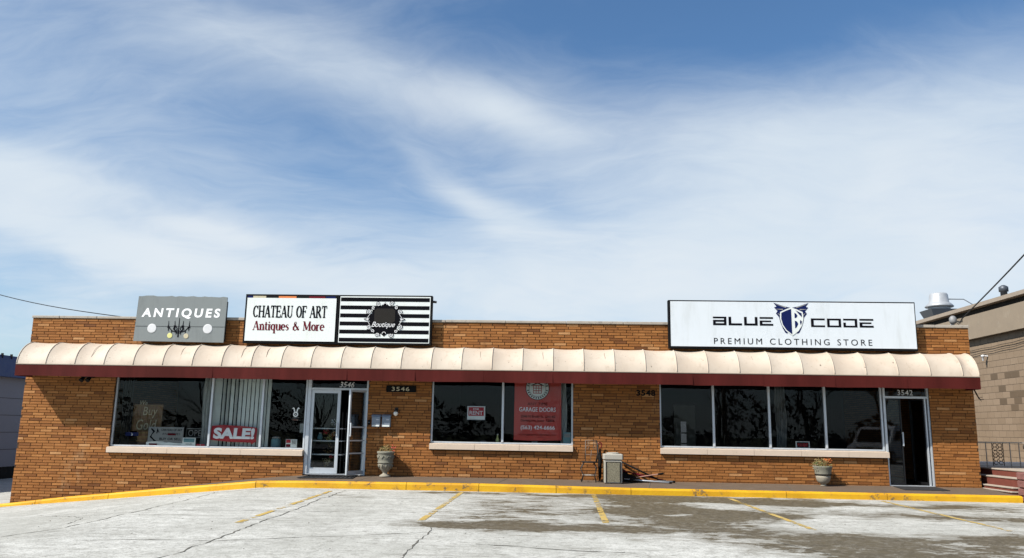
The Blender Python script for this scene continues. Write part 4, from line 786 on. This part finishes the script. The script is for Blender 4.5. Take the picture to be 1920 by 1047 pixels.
b.tube([(cx - .12, cy + .19, cz + .95), (cx + .14, cy + .19, cz + .95)], .008, 5); b.tube([(cx - .12, cy + .19, cz + .45), (cx - .12, cy + .19, cz + .95)], .009, 5); b.tube([(cx + .0, cy + .19, cz + .45), (cx + .02, cy + .19, cz + .72)], .007, 5); b.tube([(cx - .12, cy + .19, cz + .62), (cx + .14, cy + .19, cz + .62)], .006, 5)
b.build('rear_lattice', 'lattice_iron', t, True)
t = thing('folded_umbrella', 'black folded umbrella leaning between the iron chair and the bin', 'umbrella', (1.2, -.2, zp(1.2, -.2)))
zu = zp(1.2, -.2); MB().tube([(1.19, -.25, zu), (1.2, -.2, zu + .1), (1.205, -.16, zu + .5), (1.21, -.12, zu + .75)], [.01, .035, .05, .02], 8).build('canopy', 'black', t, True); MB().tube([(1.21, -.12, zu + .74)] + [(1.21 + .045 * math.sin(a * .6), -.1, zu + .83 - .06 * math.cos(a * .6)) for a in range(10)], .012, 6).build('handle', 'maroon', t, True)
# poles and tools lying by the wall
for i, (p, q, r, m, nm, lab) in enumerate((((1.72, -.20, .03), (2.95, -.28, .03), .02, 'greyp', 'metal_pole', 'grey metal pole lying lowest against the brick wall'), ((1.74, -.1, .24), (2.75, -.13, .03), .018, 'maroon', 'metal_pole', 'dark red pole slanting down behind the litter bin'), ((1.73, -.05, .44), (2.62, -.2, .04), .02, 'black', 'metal_pole', 'black pole slanting down from the litter bin'), ((1.76, -.28, .07), (2.85, -.42, .02), .016, 'alu', 'metal_pole', 'bright metal pole lying in front of the dark bundle'))):
    t = thing(nm, lab, 'pole', (p[0], p[1], 0), 'poles dumped beside the litter bin'); b0 = zp(p[0], p[1]); b1 = zp(q[0], q[1]); MB().tube([(p[0], p[1], b0 + p[2]), (q[0], q[1], b1 + q[2])], r, 8).build('shaft', m, t, True); MB().tube([(q[0] - .06, q[1], b1 + q[2] + .004), (q[0], q[1], b1 + q[2])], r * 1.25, 8).build('end_cap', 'black', t, True)
t = thing('broom', 'broom with pinkish handle lying over the dumped poles', 'broom', (2.2, -.35, 0)); bz2 = zp(2.2, -.35)
MB().tube([(2.02, -.38, bz2 + .12), (2.55, -.3, bz2 + .2)], .013, 8).build('handle', 'pink', t); MB().tube([(2.55, -.3, bz2 + .2), (2.68, -.28, bz2 + .22)], .022, 8).build('grip', 'black', t); MB().hexa([(1.9, -.44, bz2 + .02), (2.03, -.42, bz2 + .09), (2.03, -.34, bz2 + .09), (1.9, -.3, bz2 + .02), (1.88, -.44, bz2 + .07), (2.02, -.42, bz2 + .14), (2.02, -.34, bz2 + .14), (1.88, -.3, bz2 + .07)]).build('bristles', 'black', t)
t = thing('tarpaulin', 'crumpled black tarpaulin heaped behind the litter bin', 'tarpaulin', (2.0, -.2, 0)); zt_ = zp(2., -.2)
MB().grid(lambda u, v: (1.74 + .62 * u, -.03 - .26 * v, zt_ + .002 + max(0, (.27 * (1 - u) ** 1.6) * (1 - v) ** .7 + .03 * math.sin(17 * u + 9 * v) * (1 - u)) + .015 * (1 - v)), 14, 8).build('sheet', 'black', t, True)
t = thing('door_mat', 'black ribbed doormat on the pavement at the open door', 'mat', (-5.2, -.5, -.02)); b = MB(); b.hexa([(-5.85, -.85, zp(-5.5, -.85) + .006), (-4.55, -.85, zp(-4.6, -.85) + .006), (-4.6, -.06, zp(-4.6, -.06) + .006), (-5.75, -.06, zp(-5.7, -.06) + .006), (-5.85, -.85, zp(-5.5, -.85) + .018), (-4.55, -.85, zp(-4.6, -.85) + .018), (-4.6, -.06, zp(-4.6, -.06) + .018), (-5.75, -.06, zp(-5.7, -.06) + .018)]); b.build('pile', 'mat', t)
b = MB()
for i in range(12): x = -5.72 + i * .1; b.box(x, x + .02, -.78, -.12, zp(-5, -.12) + .001, zp(-5, -.12) + .010)
b.build('ridge', 'black', t)
t = thing('door_mat', 'dark flat doormat in front of the right-hand door', 'mat', (8.45, -.5, -.02)); b = MB(); b.hexa([(8.0, -.75, zp(8, -.75) + .004), (9.0, -.75, zp(9, -.75) + .004), (8.98, -.08, zp(9, -.08) + .004), (8.02, -.08, zp(8, -.08) + .004), (8.0, -.75, zp(8, -.75) + .014), (9.0, -.75, zp(9, -.75) + .014), (8.98, -.08, zp(9, -.08) + .014), (8.02, -.08, zp(8, -.08) + .014)]); b.build('pile', 'mat', t)

# ================================================================== RIGHT NEIGHBOUR
NX = 14.2
nb = thing('block_building', 'tan concrete block building with overhanging fascia to the right', 'building', (NX, 6, -.3))
bw_ = MB().box(NX - .0085, NX + 9, -4.3, 16, -.6, 4.35).build('wall', 'block_mortar', nb)
bv = []
for k in range(12):
    b = MB(); b.bbox(0, .05, -.193, .193, -.0935, .0935, .005); b.t = [random.choice((U(.4, .6), U(.45, .65), U(.2, .8)))] * len(b.f); o = b.build('block', 'block', bw_, tone=True); bv.append(o.data); bpy.data.objects.remove(o)
b = MB(); b.bbox(0, .05, -.193, .193, -.0935, .0935, .005); b.t = [-.7] * len(b.f); o = b.build('block', 'block', bw_, tone=True); shaded_block = o.data; bpy.data.objects.remove(o)  # dark tone painted in for the shade of recessed blocks
nbk = 0
for r in range(19):
    for k in range(15):
        y_ = 3.3 + k * .4 + (.2 if r % 2 else 0); z_ = .46 + r * .2; dk = 1 if (r, k) in {(13, 5), (13, 6), (13, 8), (11, 7), (10, 5), (10, 6), (9, 7), (9, 5), (8, 6)} else 0
        o = bpy.data.objects.new('block', shaded_block if dk else random.choice(bv)); C.objects.link(o); o.parent = bw_; o.location = (NX - .012 + U(-.001, .001), y_, z_); nbk += 1
bk = MB()
for r in range(-3, 20):
    for k in range(-19, 32):
        if 0 <= r < 19 and 0 <= k < 15: continue
        y_ = 3.3 + k * .4 + (.2 if r % 2 else 0); z_ = .46 + r * .2; x_ = NX - .012 + U(-.001, .001); bk.box(x_, NX + .036, y_ - .193, y_ + .193, z_ - .0935, min(z_ + .0935, 4.355), random.choice((U(.4, .6), U(.2, .8))))
stuff(bk.build('block_courses', 'block', bw_, tone=True))
MB().box(NX - .2, NX + .4, -4.2, 16.2, 4.36, 5.14).build('fascia', 'fascia', nb); MB().box(NX - .02, NX + .4, -4.1, 16.1, 5.145, 5.34).build('recess', 'shade_metal', nb); MB().box(NX - .26, NX + .6, -4.3, 16.3, 5.345, 5.47).build('roof_edge', 'trim', nb); MB().box(NX + .41, NX + 9, -4, 16, 4.36, 5.3).build('roof', 'roof', nb)  # near-black recess colour stands in for shade under the roof edge
t = thing('security_lamp', 'white security lamp on the block wall of the right building', 'lamp', (NX - .1, 6.95, 3.7)); MB().bbox(NX - .14, NX - .012, 6.92, 6.98, 3.72, 3.77, .008).build('arm', 'white', t); MB().lathe([(.015, -.14), (.03, -.12), (.04, 0), (.06, .01), (.05, .05), (.015, .065)], 14, (NX - .17, 6.95, 3.72)).build('head', 'white', t, True)
for k, (za, zb, lab) in enumerate(((4.0, 4.12, 'upper thin cable clipped along the block wall'), (3.85, 4.0, 'lower thin cable clipped along the block wall'))):
    tag(MB().tube([(NX - .06, 9 - i * .6, za + (zb - za) * i / 10 - .05 * math.sin(math.pi * i / 10) + .02 * (i % 2)) for i in range(11)], .009, 5).build('cable', 'wire'), lab, 'cable', 'cables on the block wall')
# roof exhaust fan
vx_, vy_, vz_ = 15.2, 12.0, 5.5
t = thing('exhaust_fan', 'white mushroom exhaust fan on the roof of the right building', 'exhaust fan', (vx_, vy_, vz_))
b = MB(); b.hexa([(vx_ - .35, vy_ - .35, vz_), (vx_ + .35, vy_ - .35, vz_), (vx_ + .35, vy_ + .35, vz_), (vx_ - .35, vy_ + .35, vz_), (vx_ - .55, vy_ - .5, vz_ + .5), (vx_ + .55, vy_ - .5, vz_ + .5), (vx_ + .55, vy_ + .5, vz_ + .5), (vx_ - .55, vy_ + .5, vz_ + .5)]); b.build('curb_base', 'galvdark', t)
MB().lathe([(.36, .5), (.4, .52), (.38, .66)], 28, (vx_, vy_, vz_)).build('collar', 'galv', t, True); MB().lathe([(.5, .62), (.52, .65), (.42, .76), (.36, .8), (.33, 1.1), (.3, 1.16), (.2, 1.18)], 28, (vx_, vy_, vz_)).build('hood', 'galv', t, True)
MB().tube([(vx_ + .34, vy_, vz_ + .95), (vx_ + .8, vy_ - .3, vz_ + .9), (vx_ + 1.05, vy_ - .6, vz_ + .6), (vx_ + 1.1, vy_ - .8, vz_ + .1)], .018, 6).build('conduit', 'galvdark', t, True)
t = thing('roof_vent', 'small grey roof vent behind the upper edge of the right building', 'vent', (15.0, 6.6, 5.3)); MB().lathe([(.1, 0), (.1, .52), (.14, .53), (.14, .68), (.05, .74)], 14, (14.75, 6.7, 5.3)).build('pipe', 'galvdark', t, True); MB().tube([(14.6, 6.9, 5.3), (14.7, 6.8, 5.7)], .015).build('stay', 'iron', t)
# weatherhead and service drop
t = thing('weatherhead', 'grey service weatherhead rising behind the right end of the parapet', 'weatherhead', (9.98, .5, 3.4)); MB().tube([(9.97, .5, 3.42), (9.97, .5, 4.0)], .045, 10).build('conduit', 'galv', t, True); MB().lathe([(.055, -.08), (.085, -.02), (.085, .06), (.05, .11), (.02, .125)], 14, (9.97, .46, 3.98)).build('hood', 'weathered', t, True)
for i in range(3): MB().tube([(9.97, .42, 3.98), (10.05 + .05 * i, .36, 3.88 + .03 * i), (10.13, .33, 4.02)], .012, 5).build('tail_wire', 'wire', t, True)
tag(MB().tube([(10.13 + (8.75 - 10.13) * q, .33 + (-6.5 - .33) * q, 4.02 + 1.12 * q - .12 * math.sin(math.pi * q) * .3) for q in [i / 10 for i in range(18)]], .017, 6).build('power_cable', 'wire'), 'thick black power cable running up from the weatherhead', 'cable')
tag(MB().tube([(-10.74 - 9.4 * q, .3 + 4.5 * q, 3.8 + 2.05 * q - .35 * math.sin(math.pi * q) * .6) for q in [i / 14 for i in range(15)]], .012, 5).build('power_cable', 'wire'), 'thin cable running from the grey antiques sign to the upper left', 'cable')
t = thing('cable_tail', 'loose frayed wires hanging under the right end of the awning', 'wires', (9.95, -.2, 2.2))
for i in range(5): MB().tube([(9.93 + .01 * i, -.3 + .03 * i, 2.3), (10.0 + .02 * i, -.3 + .02 * i, 2.15 - .03 * i), (10.04 + .03 * i, -.28, 2.08 - .05 * (i % 3))], .007, 4).build('strand', 'wire', t)
# steps, landing, railing
t = thing('entrance_steps', 'worn red brick steps with pale treads beside the tan brick shop', 'steps', (10.6, -.5, -.1))
for i, (x0, z0, z1) in enumerate(((10.10, -.25, .0), (10.14, 0., .085), (10.26, .085, .285), (10.47, .285, .445))):
    y0, y1 = -1.15, .9
    MB().box(x0 + .02, 12.4, y0 + .01 * i, y1, z0, z1 - .035).build('riser', 'step_red', t); MB().bbox(x0, 12.4 if i == 3 else x0 + .5, y0 - .015 + .01 * i, y1, z1 - .034, z1, .008).build('tread', 'tread', t)
t = thing('stone_pier', 'rough pink granite pier at the front of the steps', 'pier', (10.9, -1.4, -.2)); z_ = -.26; k = 0
while z_ < .4:
    for x0, x1 in (((10.22, 10.5), (10.5, 10.9), (10.9, 11.3)) if k % 2 else ((10.22, 10.7), (10.7, 11.0), (11.0, 11.3))):
        b = MB(); b.bbox(x0 + .006, x1 - .006, -1.46 + U(-.02, .02), -1.19, z_ + .005, z_ + .165, .02); b.v = [(p[0] + U(-.008, .008), p[1] + U(-.02, .02), p[2] + U(-.006, .006)) for p in b.v]; b.build('stone', 'granite', t)
    z_ += .17; k += 1
t = thing('retaining_wall', 'low dark stone retaining wall behind the red steps', 'wall', (11, 1, -.2))
for r in range(3):
    for k in range(5): b = MB(); x0 = 10.16 + k * .42 + (.2 if r % 2 else 0) - .02; b.bbox(max(x0, 10.14), x0 + .41, .95 + U(-.015, .015), 1.25, -.25 + r * .2, -.055 + r * .2, .02); b.build('stone', 'darkstone', t)
MB().bbox(10.13, 13.9, .9, 1.3, .36, .42, .01).build('cap', 'tread', t)
struct(MB().box(10.13, 14.15, 1.31, 12, -.6, .2).build('side_yard', 'pavement'))
MB_ = MB().bbox(10.2, 14.1, 2.6, 2.9, .2, .52, .02); tag(MB_.build('yard_kerb', 'white'), 'white painted ledge in the side yard behind the railing', 'ledge')
t = thing('iron_railing', 'pale iron railing with ornamental panel beside the block wall', 'railing', (11.3, 1.1, .42)); 
for x in (10.3, 10.55, 10.82, 11.4, 11.62, 11.84): MB().box(x - .009, x + .009, 1.09, 1.108, .42, 1.02).build('baluster', 'railing', t)
MB().box(10.15, 11.95, 1.08, 1.118, 1.02, 1.05).build('top_rail', 'railing', t); MB().box(10.15, 11.95, 1.085, 1.113, .45, .47).build('bottom_rail', 'railing', t); MB().tube([(11.93, 1.1, .42), (11.93, 1.1, 1.03)], .02, 6).build('post', 'railing', t)
b = MB()
for i in range(6):
    for s_ in (-1, 1): b.tube([(11.1 + s_ * .06 + .05 * math.cos(a * .8 + i), 1.1, .54 + i * .085 + .045 * math.sin(a * .8 + i)) for a in range(8)], .009, 5)
b.tube([(10.97, 1.1, .47), (10.97, 1.1, 1.02)], .01, 5); b.tube([(11.23, 1.1, .47), (11.23, 1.1, 1.02)], .01, 5); b.build('scroll_panel', 'iron', t, True)
b = MB(); b.tube([(11.76 + .05 * math.cos(a * .6) * (1 - a * .03), 1.085, .93 + .06 * math.sin(a * .6)) for a in range(13)], .012, 5); b.build('corner_scroll', 'iron', t, True)

# ================================================================== LEFT NEIGHBOUR
t = thing('blue_roofed_building', 'pale grey block building with navy blue roof edge at far left', 'building', (-24, 14, -1))
MB().box(-32, -20, 2, 26, -.52, 2.75).build('wall', 'greyblock', t); MB().box(-32, -20.02, 2.02, 25.9, -1.4, -.52).build('base', 'black', t)
for r in range(4): MB().box(-20.005, -19.995, 2, 26, .1 + r * .62, .115 + r * .62).build('block_joint', 'shade_metal', t)
b = MB(); b.hexa([(-33, 1.6, 2.72), (-19.7, 1.6, 2.72), (-19.7, 26.4, 2.72), (-33, 26.4, 2.72), (-33, 1.6, 3.5), (-19.9, 1.6, 3.5), (-19.9, 26.4, 3.5), (-33, 26.4, 3.5)]); b.build('roof_edge', 'blue', t)
for i in range(26): MB().box(-19.93, -19.86, 2 + i * .5, 2.05 + i * .5, 3.38, 3.56).build('roof_rib', 'shade_metal', t)

# ================================================================== TREES, POLES AND VAN ACROSS THE LOT (seen in the glass)
def bare_tree(name, label, loc, h, seed, group, lv=5):
    rnd = random.Random(seed); t = thing(name, label, 'tree', loc, group); tr = MB(); br = MB()
    def grow(p, d, L, r, lev, mb):
        n = 3; pts = [p]; rs = [r]
        for i in range(n):
            d = (d + V((rnd.uniform(-.16, .16), rnd.uniform(-.16, .16), rnd.uniform(-.02, .14)))).normalized(); p = p + d * L / n; pts.append(p); rs.append(max(r * (1 - .32 * (i + 1) / n), .004))
        mb.tube(pts, rs, 7 if lev == 0 else 4 if lev < 3 else 3, False)
        if lev >= lv: return
        for k in range(rnd.choice((3, 3, 4)) if lev < 2 else rnd.choice((2, 3, 3))):
            a = rnd.uniform(0, 6.28); sp = rnd.uniform(.35, .75); e = d.orthogonal().normalized(); f = d.cross(e); nd_ = (d + (e * math.cos(a) + f * math.sin(a)) * sp).normalized()
            j = rnd.choice((1, 2, 3)) if k else 3; grow(pts[j], nd_, L * rnd.uniform(.6, .82), rs[j] * rnd.uniform(.5, .7), lev + 1, br)
    grow(V(loc) - V((0, 0, .2)), V((0, 0, 1)), h * .3, h * .017, 0, tr)
    tr.build('trunk', 'bark', t, True); br.build('crown', 'bark', t); return t
for i, (x, y_, h_, lab) in enumerate(((-26, -42, 13, 'bare tree mirrored at the left of the large left pane'), (-20, -50, 11, 'bare spreading tree mirrored in the middle of the large left pane'), (-13, -52, 12, 'bare tree mirrored in the pane left of the open door'), (1, -54, 12, 'bare tree mirrored right of the FOR RENT sign'), (15, -52, 13, 'bare tree mirrored in the second pane of the wide window'), (22, -50, 14, 'bare tree mirrored in the third pane of the wide window'), (27, -47, 13, 'bare tree mirrored above the van in the wide window'))):
    bare_tree('bare_tree', lab, (x, y_, -.4), h_, 11 + i, 'bare trees across the street')
bare_tree('bare_tree', 'bare tree tips showing between the grey sign and the white sign', (-14.3, 24, -.8), 7.6, 41, 'bare trees behind the shops', 4)
bare_tree('bare_tree', 'bare tree tips showing above the navy roof at far left', (-37.0, 34, -.8), 7.4, 42, 'bare trees behind the shops', 4)
for x, y_, lab in ((11.5, -33, 'utility pole mirrored in the first pane of the wide window'), (-8, -33, 'utility pole mirrored in the closed glass door')):
    t = thing('utility_pole', lab, 'pole', (x, y_, -.35), 'utility poles along the street'); MB().tube([(x, y_, -.36), (x, y_, 9)], [.16, .11], 10).build('mast', 'pole', t, True); MB().box(x - 1.1, x + 1.1, y_ - .18, y_ - .08, 8.3, 8.42).build('crossarm', 'pole', t)
    for dx_ in (-.9, -.4, .4, .9): MB().lathe([(.03, 0), (.05, .05), (.03, .12)], 8, (x + dx_, y_ - .13, 8.42)).build('insulator', 'galv', t)
# dense far hedge of trees reads as one dark mass in the glass
b = MB(); rnd = random.Random(3)
for i in range(5200):
    x = rnd.uniform(-70, 70); hh = 2.6 + 1.8 * math.sin(x * .35) + 1.2 * math.sin(x * .93 + 2); z_ = -.4 + (hh + 1.2) * rnd.random() ** .8; y_ = -66 + rnd.uniform(-2, 2); s_ = rnd.uniform(.25, .7)
    d = V((rnd.uniform(-1, 1), rnd.uniform(-1, 1), rnd.uniform(-1, 1))).normalized(); e = d.orthogonal().normalized(); c_ = V((x, y_, z_)); b.add([c_ - d * s_, c_ + e * s_ * .6, c_ + d * s_], [(0, 1, 2)])
tag(b.build('far_wood', 'bark'), 'dark leafless wood along the far side of the street', 'wood', kind='stuff')
# white van
t = thing('white_van', 'white delivery van mirrored in the last pane of the wide window', 'van', (18.2, -25.5, lot_z(18, -25.5)), None, True, math.radians(-48))
pr = [(-2.5, .35), (-2.55, .75), (-2.45, .95), (-1.6, 1.12), (-.95, 1.82), (-.6, 1.98), (2.45, 2.0), (2.5, 1.8), (2.5, .35)]
b = MB(); n_ = len(pr); vs = []
for yy, ins in ((-.95, 0), (-.99, 0), (.99, 0), (.95, 0)):
    for x, z_ in pr: vs.append((x, yy * (1 if z_ < 1.2 else .93 if z_ > 1.7 else .985), z_))
b.add(vs, [tuple(range(n_)), tuple(range(4 * n_ - 1, 3 * n_ - 1, -1))] + [(k * n_ + i, (k + 1) * n_ + i, (k + 1) * n_ + (i + 1) % n_, k * n_ + (i + 1) % n_) for k in range(3) for i in range(n_)]); body = b.build('body', 'van_white', t)
for yy in (-.97, .97):
    for x0, x1 in ((-1.2, -.35), (-.2, .7), (.85, 1.75)):
        sl_ = .55 if x0 < -1 else 0; s_ = 1 if yy > 0 else -1
        b = MB(); b.add([(x0, s_ * .999, 1.2), (x1, s_ * .999, 1.2), (x1, s_ * .962, 1.72), (x0 + sl_, s_ * .962, 1.72)], [(0, 1, 2, 3)]); b.build('side_window', 'black', t)
    for x in (-1.65, 1.55):
        w_ = MB().tube([(x, yy - .1, .34), (x, yy + .1 * (1 if yy > 0 else .3), .34)], .34, 20).build('wheel', 'rubber', t); MB().tube([(x, yy - .115, .34), (x, yy + .115, .34)], .19, 16).build('hub', 'galv', w_)
b = MB(); b.add([(-1.57, -.8, 1.17), (-1.57, .8, 1.17), (-1.0, .74, 1.8), (-1.0, -.74, 1.8)], [(0, 1, 2, 3)]); b.v = [(p[0] - .03, p[1], p[2] + .02) for p in b.v]; b.build('windscreen', 'black', t)
for yy in (-.68, .68): MB().bbox(-2.585, -2.5, yy - .2, yy + .2, .72, .9, .02).build('headlight', 'spot', t)
MB().box(-2.6, -2.5, -.92, .92, .38, .55).build('bumper', 'shade_metal', t); MB().box(-2.575, -2.52, -.42, .42, .62, .9).build('grille', 'black', t)
for o in list(S.objects):
    if '_local' in o: del o['_local']
